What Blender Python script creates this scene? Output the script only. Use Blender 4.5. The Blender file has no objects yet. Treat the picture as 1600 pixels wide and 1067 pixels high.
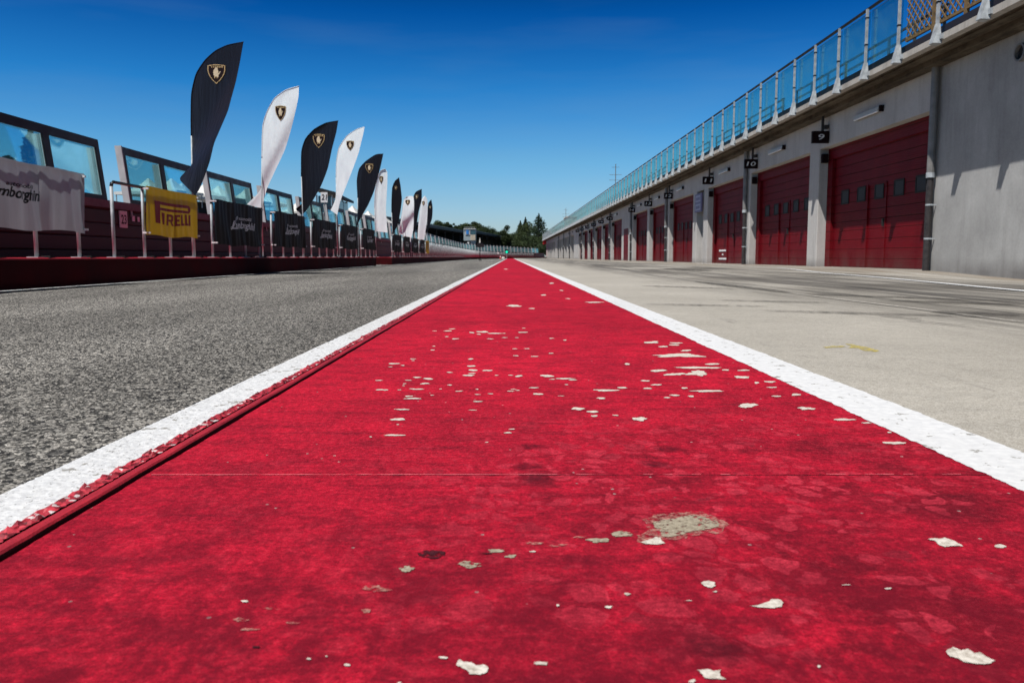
import bpy, math, random
from mathutils import Vector, Matrix
random.seed(7)
R = math.radians
sc = bpy.context.scene
COL = sc.collection

# ---------------------------------------------------------------- camera
W0, H0, F = 1600.0, 1067.0, 1300.0
VPX, VPY = 797.0, 401.5
EYE = Vector((0.0, 0.0, 0.27))
PITCH = math.atan((H0/2 - VPY)/F)          # looking slightly down
YAW = math.atan((800-VPX)/F)               # turned slightly to the right
cam_d = bpy.data.cameras.new('camera'); cam = bpy.data.objects.new('camera', cam_d); COL.objects.link(cam)
cam.location = EYE
cam.rotation_euler = (math.pi/2 - PITCH, 0, -YAW)
cam_d.sensor_width = 36; cam_d.lens = F*36/W0
cam_d.clip_start = 0.05; cam_d.clip_end = 6000
cam_d.dof.use_dof = True; cam_d.dof.focus_distance = 1.9; cam_d.dof.aperture_fstop = 16
sc.camera = cam
CM = cam.rotation_euler.to_matrix()

# ---------------------------------------------------------------- light
SUN_DIR = Vector((-1.0, -0.92, 2.5)).normalized()   # towards the sun
EL = math.asin(SUN_DIR.z); AZ = math.atan2(SUN_DIR.x, SUN_DIR.y)
sd = bpy.data.lights.new('sun', 'SUN'); sd.energy = 5.0; sd.angle = R(0.53); sd.color = (1.0, 0.97, 0.93)
so = bpy.data.objects.new('sun', sd); COL.objects.link(so); so.location = (-20, -20, 60)
so.rotation_euler = SUN_DIR.to_track_quat('Z', 'Y').to_euler()
wd = bpy.data.worlds.new('World'); sc.world = wd; wd.use_nodes = True
nt = wd.node_tree; bg = nt.nodes['Background']
sky = nt.nodes.new('ShaderNodeTexSky'); sky.sky_type = 'NISHITA'; sky.sun_disc = False
sky.sun_elevation = EL; sky.sun_rotation = AZ; sky.air_density = 1.0; sky.dust_density = 0.6; sky.ozone_density = 2.0
wtc = nt.nodes.new('ShaderNodeTexCoord'); wsx = nt.nodes.new('ShaderNodeSeparateXYZ')
nt.links.new(wtc.outputs['Generated'], wsx.inputs[0])
wr = nt.nodes.new('ShaderNodeValToRGB'); nt.links.new(wsx.outputs['Z'], wr.inputs[0])
cr = wr.color_ramp
SKY_STOPS = [(0.0, (1.80, 2.05, 2.50)), (0.05, (1.40, 1.92, 2.55)), (0.11, (0.80, 1.74, 2.45)), (0.19, (0.17, 1.18, 2.2)),
             (0.27, (0.012, 0.60, 1.55)), (0.34, (0.01, 0.16, 0.45)), (0.5, (0.03, 0.05, 0.09))]
cr.elements[0].position = 0; cr.elements[0].color = (*SKY_STOPS[0][1], 1)
cr.elements[1].position = SKY_STOPS[-1][0]; cr.elements[1].color = (*SKY_STOPS[-1][1], 1)
for p_, c_ in SKY_STOPS[1:-1]:
    e = cr.elements.new(p_); e.color = (*c_, 1)
# thin high cirrus veil
wn = nt.nodes.new('ShaderNodeTexNoise'); wn.inputs['Scale'].default_value = 2.2; wn.inputs['Detail'].default_value = 5
wmp = nt.nodes.new('ShaderNodeMapping'); wmp.inputs['Scale'].default_value = (1, 1, 7); wmp.inputs['Rotation'].default_value = (0, R(14), 0)
nt.links.new(wtc.outputs['Generated'], wmp.inputs[0]); nt.links.new(wmp.outputs[0], wn.inputs['Vector'])
wcr = nt.nodes.new('ShaderNodeMapRange'); wcr.inputs[1].default_value = 0.5; wcr.inputs[2].default_value = 0.85
wcr.inputs[3].default_value = 0.0; wcr.inputs[4].default_value = 0.30
nt.links.new(wn.outputs[0], wcr.inputs[0])
wm0 = nt.nodes.new('ShaderNodeMixRGB'); wm0.inputs[2].default_value = (1.3, 1.6, 1.8, 1)
nt.links.new(wcr.outputs[0], wm0.inputs[0]); nt.links.new(wr.outputs[0], wm0.inputs[1])
wm = nt.nodes.new('ShaderNodeMixRGB'); wm.blend_type = 'MULTIPLY'; wm.inputs[0].default_value = 1
nt.links.new(sky.outputs[0], wm.inputs[1]); nt.links.new(wm0.outputs[0], wm.inputs[2])
nt.links.new(wm.outputs[0], bg.inputs['Color']); bg.inputs['Strength'].default_value = 0.05
sc.view_settings.view_transform = 'Standard'; sc.view_settings.look = 'None'
sc.view_settings.exposure = 0.0; sc.view_settings.gamma = 1.0
sc.cycles.max_bounces = 6; sc.cycles.diffuse_bounces = 1; sc.cycles.transparent_max_bounces = 24; sc.cycles.caustics_reflective = False; sc.cycles.caustics_refractive = False

# ---------------------------------------------------------------- measuring helpers
def ray(px, py):
    v = CM @ Vector(((px-W0/2)/F, (H0/2-py)/F, -1.0))
    return v
def ground(px, py, z=0.0):
    v = ray(px, py); t = (z-EYE.z)/v.z
    return EYE + v*t
def at_depth(px, py, y, slant=0.0, x0=0.0):
    """point of the line of sight on the upright plane Y = y + slant*(X-x0)"""
    v = ray(px, py)
    t = (y - slant*x0)/(v.y - slant*v.x)
    return EYE + v*t

# ---------------------------------------------------------------- materials
class NB:
    def __init__(s, name):
        s.m = bpy.data.materials.new(name); s.m.use_nodes = True; s.t = s.m.node_tree
        s.b = s.t.nodes['Principled BSDF']; s.out = s.t.nodes['Material Output']
        s.geo = None
    def n(s, ty, **kw):
        x = s.t.nodes.new(ty)
        for k, v in kw.items(): setattr(x, k, v)
        return x
    def put(s, sock, v):
        if isinstance(v, bpy.types.NodeSocket): s.t.links.new(v, sock)
        elif isinstance(v, (tuple, list)) and len(v) == 3 and sock.type == 'RGBA': sock.default_value = (*v, 1)
        else: sock.default_value = v
    def pos(s, scale=(1, 1, 1), rot=(0, 0, 0), loc=(0, 0, 0)):
        if s.geo is None: s.geo = s.n('ShaderNodeNewGeometry')
        mp = s.n('ShaderNodeMapping'); s.t.links.new(s.geo.outputs['Position'], mp.inputs[0])
        mp.inputs['Scale'].default_value = scale; mp.inputs['Rotation'].default_value = rot; mp.inputs['Location'].default_value = loc
        return mp.outputs[0]
    def xyz(s):
        q = s.n('ShaderNodeSeparateXYZ')
        if s.geo is None: s.geo = s.n('ShaderNodeNewGeometry')
        s.t.links.new(s.geo.outputs['Position'], q.inputs[0]); return q.outputs
    def noise(s, vec, scale, detail=4, rough=0.55, dist=0.0):
        x = s.n('ShaderNodeTexNoise'); s.put(x.inputs['Vector'], vec); x.inputs['Scale'].default_value = scale
        x.inputs['Detail'].default_value = detail; x.inputs['Roughness'].default_value = rough; x.inputs['Distortion'].default_value = dist
        return x.outputs[0]
    def voro(s, vec, scale, out='Color', feature='F1'):
        x = s.n('ShaderNodeTexVoronoi', feature=feature); s.put(x.inputs['Vector'], vec); x.inputs['Scale'].default_value = scale
        return x.outputs[out]
    def mr(s, v, a, b, c=0.0, d=1.0, smooth=False):
        x = s.n('ShaderNodeMapRange'); s.put(x.inputs[0], v)
        if smooth: x.interpolation_type = 'SMOOTHSTEP'
        for i, q in enumerate((a, b, c, d)): x.inputs[i+1].default_value = q
        return x.outputs[0]
    def math(s, op, a, b=0.0, clamp=False):
        x = s.n('ShaderNodeMath', operation=op); x.use_clamp = clamp; s.put(x.inputs[0], a); s.put(x.inputs[1], b); return x.outputs[0]
    def mix(s, f, a, b, mode='MIX'):
        x = s.n('ShaderNodeMixRGB', blend_type=mode); s.put(x.inputs[0], f); s.put(x.inputs[1], a); s.put(x.inputs[2], b); return x.outputs[0]
    def bump(s, h, strength=0.3, dist=0.01):
        x = s.n('ShaderNodeBump'); s.put(x.inputs['Height'], h); x.inputs['Strength'].default_value = strength
        x.inputs['Distance'].default_value = dist; s.t.links.new(x.outputs[0], s.b.inputs['Normal']); return x.outputs[0]
    def done(s, color=None, rough=None, metal=None, spec=None):
        if color is not None: s.put(s.b.inputs['Base Color'], color)
        if rough is not None: s.put(s.b.inputs['Roughness'], rough)
        if metal is not None: s.put(s.b.inputs['Metallic'], metal)
        if spec is not None: s.b.inputs['Specular IOR Level'].default_value = spec
        return s.m

M = {}
def simple(name, col, rough=0.6, metal=0.0, var=0.15, scale=6.0, spec=0.4, bump=0.0, stretch=(1, 1, 1)):
    b = NB(name); n = b.noise(b.pos(stretch), scale, 5)
    c = b.mix(b.mr(n, 0.3, 0.7), tuple(x*(1-var) for x in col), tuple(min(1, x*(1+var)) for x in col))
    r = b.mr(n, 0.3, 0.7, max(0.05, rough-0.08), min(1, rough+0.08))
    if bump: b.bump(b.noise(b.pos(stretch), scale*12, 3), bump, 0.004)
    M[name] = b.done(c, r, metal, spec); return M[name]

simple('galvanised', (0.42, 0.45, 0.47), 0.6, 0.15, 0.25, 9, bump=0.1)
simple('black_tube', (0.018, 0.018, 0.02), 0.45, 0.3)
simple('dark_frame', (0.020, 0.014, 0.016), 0.5, 0.1, 0.25)
simple('white_metal', (0.52, 0.52, 0.52), 0.5, 0.0, 0.12)
simple('gutter_grey', (0.22, 0.21, 0.20), 0.5, 0.2, 0.25, 5)
simple('cast_iron', (0.045, 0.04, 0.04), 0.6, 0.2, 0.4, 14, bump=0.2)
simple('sign_black', (0.014, 0.006, 0.007), 0.7, spec=.1)
simple('sign_white', (0.84, 0.84, 0.84), 0.5, 0, 0.05)
simple('ink', (0.01, 0.01, 0.012), 0.6)
simple('lamp_white', (0.42, 0.41, 0.38), 0.35, 0, 0.08)
simple('rubber_and_gap_shade', (0.02, 0.02, 0.02), 0.8)
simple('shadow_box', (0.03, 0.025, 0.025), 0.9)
simple('wood', (0.20, 0.13, 0.06), 0.7, 0, 0.3, 12)
simple('gold', (0.55, 0.38, 0.17), 0.5, 0.1, 0.15, 40)
simple('pale_gold', (0.62, 0.50, 0.33), 0.55, 0.0, 0.2, 40)
simple('white_box', (0.7, 0.68, 0.62), 0.7, 0, 0.08)
simple('purple_panel', (0.20, 0.16, 0.27), 0.5, 0, 0.1)
simple('pale_print', (0.42, 0.38, 0.50), 0.5, 0, 0.1)
simple('seat_shade', (0.012, 0.012, 0.014), 0.8)  # near-black: the shade under the stand roof is put into the colour
simple('roof_dark', (0.014, 0.014, 0.017), 0.6)
simple('tower_grey', (0.34, 0.40, 0.42), 0.6)
simple('tower_beige', (0.55, 0.47, 0.36), 0.7)
simple('blue_screen', (0.03, 0.22, 0.60), 0.25)
simple('bark', (0.06, 0.045, 0.035), 0.9, 0, 0.4)
simple('kerb_face_shade', (0.055, 0.004, 0.006), 0.85, 0, 0.3, 3, .1, .2)  # kerb front in a darker red, its shade painted into the colour
simple('kerb_top_lit', (0.42, 0.014, 0.03), 0.6, 0, 0.2, 3, bump=0.2)  # sunlit top of the same kerb, painted brighter than its front
simple('seam_pink', (0.75, 0.16, 0.19), .7, 0, .3, 60)
simple('bright_red', (0.62, 0.03, 0.03), 0.4, 0, 0.1)
simple('booth_glass', (0.05, 0.12, 0.15), 0.15, 0, 0.2)

def glassmat(name, tint, refl=0.9, dirt=0.06):
    b = NB(name); t = b.t; t.nodes.remove(b.b)
    tr = b.n('ShaderNodeBsdfTransparent'); tr.inputs[0].default_value = (*tint, 1)
    gl = b.n('ShaderNodeBsdfGlossy'); gl.inputs[0].default_value = (0.85, 0.97, 1.0, 1); gl.inputs['Roughness'].default_value = 0.02
    df = b.n('ShaderNodeBsdfDiffuse'); df.inputs[0].default_value = (0.30, 0.62, 0.66, 1)
    fr = b.n('ShaderNodeFresnel'); fr.inputs['IOR'].default_value = 1.5
    m1 = b.n('ShaderNodeMixShader'); m2 = b.n('ShaderNodeMixShader')
    t.links.new(b.math('MULTIPLY', fr.outputs[0], refl, True), m1.inputs[0]); t.links.new(tr.outputs[0], m1.inputs[1]); t.links.new(gl.outputs[0], m1.inputs[2])
    d = b.mr(b.noise(b.pos(), 3.0, 4), 0.35, 0.75, dirt*0.4, dirt*1.6); t.links.new(d, m2.inputs[0])
    t.links.new(m1.outputs[0], m2.inputs[1]); t.links.new(df.outputs[0], m2.inputs[2]); t.links.new(m2.outputs[0], b.out.inputs[0])
    M[name] = b.m
glassmat('screen_glass', (0.70, 0.95, 0.97), 0.55, 0.04)
glassmat('rail_glass', (0.58, 0.86, 0.83), 0.4, 0.05)

def clothmat(name, col, trans=0.4, sheen=0.0, rough=0.55, spec=0.3):
    b = NB(name)
    c = b.mix(b.mr(b.noise(b.pos((1, 1, .4)), 4, 4), 0.3, 0.7), tuple(x*0.88 for x in col), tuple(min(1, x*1.06) for x in col))
    b.done(c, rough, 0, spec)
    w = b.noise(b.pos((1, 1, .22)), 9, 4); b.bump(w, 0.6 if 'flag' in name else .3, 0.03)
    if 'flag_black' in name: b.b.inputs['Sheen Weight'].default_value = .10; b.b.inputs['Sheen Roughness'].default_value = .35; b.b.inputs['Sheen Tint'].default_value = (.6, .6, .8, 1)
    if trans > 0:
        tl = b.n('ShaderNodeBsdfTranslucent'); b.put(tl.inputs[0], c)
        ms = b.n('ShaderNodeMixShader'); ms.inputs[0].default_value = trans
        b.t.links.new(b.b.outputs[0], ms.inputs[1]); b.t.links.new(tl.outputs[0], ms.inputs[2]); b.t.links.new(ms.outputs[0], b.out.inputs[0])
    M[name] = b.m
clothmat('flag_white', (0.88, 0.94, 0.98), 0.10)
clothmat('flag_black', (0.006, 0.005, 0.008), 0.0, rough=0.5, spec=0.16)
clothmat('banner_white', (0.36, 0.39, 0.43), 0.28)
clothmat('banner_black', (0.008, 0.008, 0.010), 0.0, rough=0.6, spec=0.3)
clothmat('banner_yellow', (0.60, 0.39, 0.01), 0.2)
clothmat('tent_canvas', (0.80, 0.80, 0.77), 0.15)
clothmat('banner_ink', (0.30, 0.012, 0.012), 0.0)

def m_asphalt():
    b = NB('asphalt'); p = b.pos()
    v = b.voro(p, 230.0); sx = b.n('ShaderNodeSeparateColor'); b.put(sx.inputs[0], v)
    g1 = b.math('POWER', sx.outputs[0], 2.2)
    v2 = b.voro(b.pos(loc=(3, 1, 0)), 110.0); s2 = b.n('ShaderNodeSeparateColor'); b.put(s2.inputs[0], v2)
    c = b.mix(g1, (0.035, 0.035, 0.034), (0.74, 0.70, 0.64))
    c = b.mix(b.mr(s2.outputs[1], 0.78, 0.95), c, (0.02, 0.02, 0.022))
    c = b.mix(b.mr(s2.outputs[2], 0.84, 0.97, 0, .75), c, (0.58, 0.56, 0.52))
    mid = b.noise(p, 55, 3, .75)
    c = b.mix(b.mr(mid, 0.36, 0.64, 0, .45), c, b.mix(1.0, c, (0.30, 0.30, 0.30), 'MULTIPLY'))
    mid2 = b.noise(b.pos(loc=(8, 8, 0)), 19, 4, .75)
    c = b.mix(b.mr(mid2, 0.55, 0.72, 0, .25), c, (0.36, 0.35, 0.33))
    pits = b.voro(p, 230.0, 'Distance')
    c = b.mix(b.mr(pits, 0.003, 0.005, 0.0, 0.0), c, (0.01, 0.01, 0.01))
    big = b.noise(b.pos((1.2, .12, 1)), 1.0, 5)
    c = b.mix(b.mr(big, 0.42, 0.62, 0.0, 0.6), c, b.mix(1.0, c, (0.42, 0.42, 0.42), 'MULTIPLY'))
    fine = b.noise(b.pos(), 2.2, 4)
    c = b.mix(b.mr(fine, 0.4, 0.8, 0, 0.35), c, b.mix(1.0, c, (0.6, 0.6, 0.6), 'MULTIPLY'))
    h = b.mix(0.5, sx.outputs[0], b.noise(p, 210, 2))
    b.bump(h, 0.8, 0.004); M['asphalt'] = b.done(c, 0.82, 0, 0.3)
m_asphalt()

def m_paint_white(name, scale):
    b = NB(name); p = b.pos()
    n = b.noise(p, scale, 3, .6); chips = b.noise(b.pos(loc=(5, 2, 0)), 26, 6, .7)
    c = b.mix(b.mr(n, 0.35, 0.7), (0.66, 0.67, 0.69) if scale < 100 else (0.56, 0.57, 0.59), (0.80, 0.81, 0.82))
    c = b.mix(b.mr(chips, 0.60, 0.62), c, (0.30, 0.29, 0.27))
    spk = b.noise(b.pos(loc=(4, 4, 0)), 170, 2, .6); c = b.mix(b.mr(spk, 0.62, 0.70, 0, .8 if scale > 100 else .1), c, (0.16, 0.16, 0.16))
    dirt = b.noise(b.pos((1, .25, 1), loc=(2, 8, 0)), 3, 5)
    c = b.mix(b.mr(dirt, 0.5, 0.8, 0, .35), c, (0.45, 0.44, 0.42))
    v = b.voro(p, 230.0, 'Distance') if scale > 100 else n
    b.bump(b.mix(.6, v, n), 0.3 if scale > 100 else 0.03, 0.002); M[name] = b.done(c, 0.6, 0, .3)
m_paint_white('line_on_asphalt', 140); m_paint_white('line_on_concrete', 60)

def m_concrete():
    b = NB('apron'); q = b.xyz()
    n = b.noise(b.pos(), 0.7, 6, .6); f = b.noise(b.pos(), 90, 4, .7); g = b.noise(b.pos(), 330, 2, .7)
    c = b.mix(b.mr(n, 0.3, 0.7), (0.46, 0.435, 0.39), (0.62, 0.59, 0.535))
    mm_ = b.noise(b.pos(loc=(2, 2, 0)), 14, 8, .8); c = b.mix(b.mr(mm_, .46, .64, 0, .40), c, (.30, .285, .26))
    c = b.mix(b.mr(f, 0.40, 0.60, 0, 0.8), c, b.mix(1., c, (0.72, 0.70, 0.67), 'MULTIPLY'))
    c = b.mix(b.mr(g, 0.46, 0.60, 0, 0.8), c, b.mix(1., c, (0.50, 0.49, 0.47), 'MULTIPLY'))
    # tyre marks, running along the lane with slight drift
    mask = b.math('MULTIPLY', b.mr(q[0], 1.3, 2.6, 0, 1, True), b.mr(q[0], 4.6, 6.6, 1, .35, True))
    s1 = b.noise(b.pos((3.0, .10, 1), rot=(0, 0, R(4))), 1.0, 6, .68)
    s2 = b.noise(b.pos((6.5, .20, 1), rot=(0, 0, R(-5)), loc=(4, 2, 0)), 1.0, 6, .7)
    s3 = b.noise(b.pos((.5, .3, 1), loc=(1, 7, 0)), 1.0, 3)
    c = b.mix(b.math('MULTIPLY', mask, b.mr(s1, 0.44, 0.62, 0, 0.75)), c, (0.10, 0.092, 0.086))
    c = b.mix(b.math('MULTIPLY', mask, b.mr(s2, 0.50, 0.62, 0, 0.9)), c, (0.06, 0.057, 0.055))
    c = b.mix(b.math('MULTIPLY', mask, b.mr(s3, 0.38, 0.6, 0, 0.75)), c, b.mix(1., c, (0.45, 0.44, 0.43), 'MULTIPLY'))
    br = b.noise(b.pos((1.6, .25, 1), loc=(3, 3, 0)), 1.0, 5, .6)
    c = b.mix(b.math('MULTIPLY', b.mr(q[0], 5.2, 6.8, 0, 1, True), b.mr(br, 0.40, 0.62, 0, 0.7)), c, (0.20, 0.155, 0.11))
    cr_ = b.noise(b.pos((9, .9, 1)), 1.0, 6, .7)
    c = b.mix(b.mr(cr_, 0.63, 0.72, 0, 0.5), c, (0.16, 0.15, 0.14))
    b.bump(b.mix(.5, f, g), 0.35, 0.004); M['apron'] = b.done(c, 0.78, 0, .3)
m_concrete()

def m_red():
    b = NB('red_paint'); p = b.pos(); q = b.xyz()
    base = (0.56, 0.012, 0.032)
    n1 = b.noise(b.pos((1, .8, 1)), 3.4, 10, .74, .25); n2 = b.noise(b.pos((1, .8, 1), loc=(7, 3, 0)), 16, 9, .78, .1)
    g = b.noise(p, 300, 3, .8); g2 = b.noise(p, 700, 2, .7); g3 = b.noise(b.pos(loc=(1, 1, 0)), 105, 5, .85)
    c = b.mix(b.mr(n1, 0.42, 0.62, 0, .6), (0.92, 0.016, 0.054), (0.46, 0.008, 0.034))
    c = b.mix(b.mr(n2, 0.48, 0.60, 0, 0.5), c, (0.30, 0.008, 0.026))
    wide = b.noise(b.pos((.8, .5, 1), loc=(3, 5, 0)), 1.1, 3)
    c = b.mix(b.mr(wide, 0.45, 0.65, 0, 0.3), c, (0.30, 0.006, 0.020))
    # thin streaks as scrubbed by tyres
    st = b.noise(b.pos((5, 34, 1), rot=(0, 0, R(6))), 1.0, 6, .7)
    c = b.mix(b.mr(st, 0.50, 0.66, 0, 0.6), c, (0.22, 0.008, 0.024))
    # older coats showing where the top coat has flaked
    wv = b.n('ShaderNodeVectorMath', operation='ADD'); b.put(wv.inputs[0], b.pos((1, .8, 1)))
    wn_ = b.n('ShaderNodeTexNoise'); b.put(wn_.inputs['Vector'], p); wn_.inputs['Scale'].default_value = 22; wn_.inputs['Detail'].default_value = 4
    sc_ = b.n('ShaderNodeVectorMath', operation='SCALE'); b.put(sc_.inputs[0], wn_.outputs['Color']); sc_.inputs['Scale'].default_value = 0.045
    b.put(wv.inputs[1], sc_.outputs[0])
    vc = b.voro(wv.outputs[0], 34); s = b.n('ShaderNodeSeparateColor'); b.put(s.inputs[0], vc)
    vd = b.voro(wv.outputs[0], 34, 'Distance', 'DISTANCE_TO_EDGE')
    inside = b.mr(vd, 0.10, 0.14, 0, 1)
    region = b.math('MULTIPLY', b.mr(b.noise(b.pos(loc=(1, 4, 0)), 3.4, 5), 0.40, 0.50), b.mr(q[1], 1.0, 1.5, 1, 0.08))
    region = b.math('MULTIPLY', region, b.mr(q[0], -.18, 0.12, 0.2, 1))
    late = True
    fl = b.math('MULTIPLY', b.math('MULTIPLY', b.mr(s.outputs[0], 0.40, 0.42), inside), region)
    # rubber grime, heavier on the right
    gm = b.noise(b.pos((1, .8, 1), loc=(9, 9, 0)), 5.5, 10, .78)
    gx = b.math('MULTIPLY', b.mr(q[0], -.05, .45, .25, 1), b.mr(q[1], .7, 2.2, 1, .3))
    c = b.mix(b.math('MULTIPLY', b.mr(gm, 0.42, 0.60, 0, 0.8), gx), c, (0.085, 0.006, 0.014))
    vfine = b.voro(wv.outputs[0], 62); sf = b.n('ShaderNodeSeparateColor'); b.put(sf.inputs[0], vfine)
    c = b.mix(b.math('MULTIPLY', b.math('MULTIPLY', b.mr(sf.outputs[0], .66, .68), region), .5), c, (0.36, .012, .03))
    c = b.mix(b.math('MULTIPLY', fl, 0.82), c, (0.80, 0.05, 0.090))
    fl2 = b.math('MULTIPLY', b.math('MULTIPLY', b.mr(s.outputs[1], 0.80, 0.82), inside), region)
    c = b.mix(b.math('MULTIPLY', fl2, 0.5), c, (0.14, 0.006, 0.016))
    # pin-head specks of bare grey
    sp = b.voro(b.pos(loc=(2, 2, 0)), 75); s3 = b.n('ShaderNodeSeparateColor'); b.put(s3.inputs[0], sp)
    spd = b.voro(b.pos(loc=(2, 2, 0)), 75, 'Distance')
    c = b.mix(b.math('MULTIPLY', b.mr(s3.outputs[0], 0.965, 0.97), b.mr(spd, 0.12, 0.16, 1, 0)), c, (0.62, 0.50, 0.46))
    c = b.mix(b.mr(g, 0.38, 0.62, 0.0, 0.62), c, b.mix(1., c, (0.32, 0.3, 0.32), 'MULTIPLY'))
    c = b.mix(b.mr(g3, 0.40, 0.58, 0.68, 0.0), c, b.mix(1., c, (0.30, 0.25, 0.32), 'MULTIPLY'))
    c = b.mix(b.mr(g3, 0.56, 0.70, 0, 0.35), c, (0.85, 0.10, 0.13))
    c = b.mix(b.mr(g2, 0.55, 0.8, 0, 0.35), c, (0.75, 0.12, 0.14))
    c = b.mix(b.math('MULTIPLY', b.mr(q[1], .48, 1.10, .95, 0), b.mr(n2, .40, .58, .25, 1)), c, (0.14, 0.004, 0.014))  # near-end grime, deepened in the colour to imitate vignette darkening
    # dark smudges where the photo has them
    for (sx, sy) in ((830, 698), (823, 729), (843, 748), (1022, 725), (1045, 702), (1120, 1010)):
        P = ground(sx, sy); dn = b.n('ShaderNodeVectorMath', operation='DISTANCE')
        wv2 = b.n('ShaderNodeVectorMath', operation='ADD'); b.put(wv2.inputs[0], b.pos()); sc2 = b.n('ShaderNodeVectorMath', operation='SCALE')
        b.put(sc2.inputs[0], wn_.outputs['Color']); sc2.inputs['Scale'].default_value = .03; b.put(wv2.inputs[1], sc2.outputs[0])
        b.put(dn.inputs[0], wv2.outputs[0]); dn.inputs[1].default_value = (P.x+.015, P.y+.015, .015)
        sm_ = b.math('MULTIPLY', b.mr(dn.outputs['Value'], .008, .030, .72, 0, True), b.mr(b.noise(b.pos(loc=(sx, 0, 0)), 90, 4, .7), .30, .52))
        c = b.mix(sm_, c, (0.06, 0.004, 0.010))
    b.bump(b.mix(0.4, g, b.mix(.6, g2, fl)), 0.55, 0.003)
    M['red_paint'] = b.done(c, b.mr(n2, .3, .7, .7, .85), 0, .1)
    # the tone of the smooth bevel
    b = NB('red_bevel'); n = b.noise(b.pos((6, 1, 1)), 5, 5, .7); g = b.noise(b.pos(), 300, 3, .7)
    c = b.mix(b.mr(n, .35, .7), (0.52, 0.022, 0.04), (0.24, 0.012, 0.024)); c = b.mix(b.mr(g, .5, .8, 0, .6), c, (.12, .008, .015))
    b.bump(g, .4, .003); M['red_bevel'] = b.done(c, .6, 0, .35)
    b = NB('red_rough'); v = b.voro(b.pos(), 150); s = b.n('ShaderNodeSeparateColor'); b.put(s.inputs[0], v)
    c = b.mix(s.outputs[0], (0.10, 0.006, 0.012), (0.66, 0.05, 0.08)); c = b.mix(b.mr(s.outputs[1], .9, .93), c, (.7, .6, .6))
    b.bump(s.outputs[0], 1.0, .008); M['red_rough'] = b.done(c, .6, 0, .4)
    for nm, a_, b2 in (('chip_cream', (0.38, 0.335, 0.28), (0.74, 0.69, 0.62)), ('chip_grey', (0.24, 0.20, 0.145), (0.42, 0.37, 0.28)),
                       ('chip_pink', (0.50, 0.10, 0.10), (0.44, 0.26, 0.21)), ('stain_dark', (0.035, 0.004, 0.008), (0.07, 0.006, 0.012))):
        b = NB(nm); n = b.noise(b.pos(), 150, 5, .8); c = b.mix(b.mr(n, .36, .58), a_, b2)
        b.bump(n, .4, .003); M[nm] = b.done(c, .75, 0, .25)
        lo, hi = {'chip_cream': (.33, .36), 'chip_grey': (.40, .50), 'chip_pink': (.44, .60), 'stain_dark': (.36, .5)}[nm]
        worn(b, b.noise(b.pos(loc=(6, 1, 0)), 95 if nm != 'chip_cream' else 160, 5, .75), lo, hi)
def worn(b, n, lo, hi, top=1.0):
    """paint or dirt that lets the surface below show where it is worn through"""
    tr = b.n('ShaderNodeBsdfTransparent'); ms = b.n('ShaderNodeMixShader'); b.put(ms.inputs[0], b.mr(n, lo, hi, 0, top))
    b.t.links.new(tr.outputs[0], ms.inputs[1]); b.t.links.new(b.b.outputs[0], ms.inputs[2]); b.t.links.new(ms.outputs[0], b.out.inputs[0])
m_red()
b_ = NB('tyre_mark'); b_.done((.05, .047, .045), .8, 0, .2); worn(b_, b_.noise(b_.pos((30, 1.2, 1)), 3, 6, .75), .38, .62, .8); M['tyre_mark'] = b_.m
b_ = NB('pale_joint'); b_.done((.56, .53, .48), .85, 0, .2); worn(b_, b_.noise(b_.pos(), 14, 6, .75), .35, .6, .7); M['pale_joint'] = b_.m

def m_wall(name, a, b_, streak=0.5):
    b = NB(name); n = b.noise(b.pos(), 0.9, 6, .6); f = b.noise(b.pos(), 26, 5, .7)
    s = b.noise(b.pos((3, 3, .35)), 1.2, 6, .65); q = b.xyz()
    c = b.mix(b.mr(n, .3, .7), a, b_); c = b.mix(b.mr(f, .4, .7, 0, .4), c, b.mix(1., c, (.7, .7, .7), 'MULTIPLY'))
    c = b.mix(b.mr(s, .48, .75, 0, streak), c, b.mix(1., c, (.45, .43, .42), 'MULTIPLY'))
    c = b.mix(b.math('MULTIPLY', b.mr(q[2], .0, .25, .6, 0), b.mr(n, .3, .6)), c, (.10, .09, .085))
    b.bump(b.mix(.5, n, f), .25, .01); M[name] = b.done(c, .85, 0, .25)
m_wall('concrete_wall', (0.33, 0.325, 0.315), (0.48, 0.475, 0.46), .4)
m_wall('facade', (0.49, 0.47, 0.445), (0.59, 0.57, 0.545), .35)
m_wall('slab_edge', (0.42, 0.39, 0.35), (0.56, 0.53, 0.48), .7)
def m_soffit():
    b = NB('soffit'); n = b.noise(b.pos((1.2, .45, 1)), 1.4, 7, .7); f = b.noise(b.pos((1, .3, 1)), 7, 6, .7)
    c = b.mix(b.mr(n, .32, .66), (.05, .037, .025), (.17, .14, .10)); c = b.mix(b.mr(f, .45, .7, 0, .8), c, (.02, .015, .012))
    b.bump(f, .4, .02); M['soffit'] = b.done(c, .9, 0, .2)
m_soffit()
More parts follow.
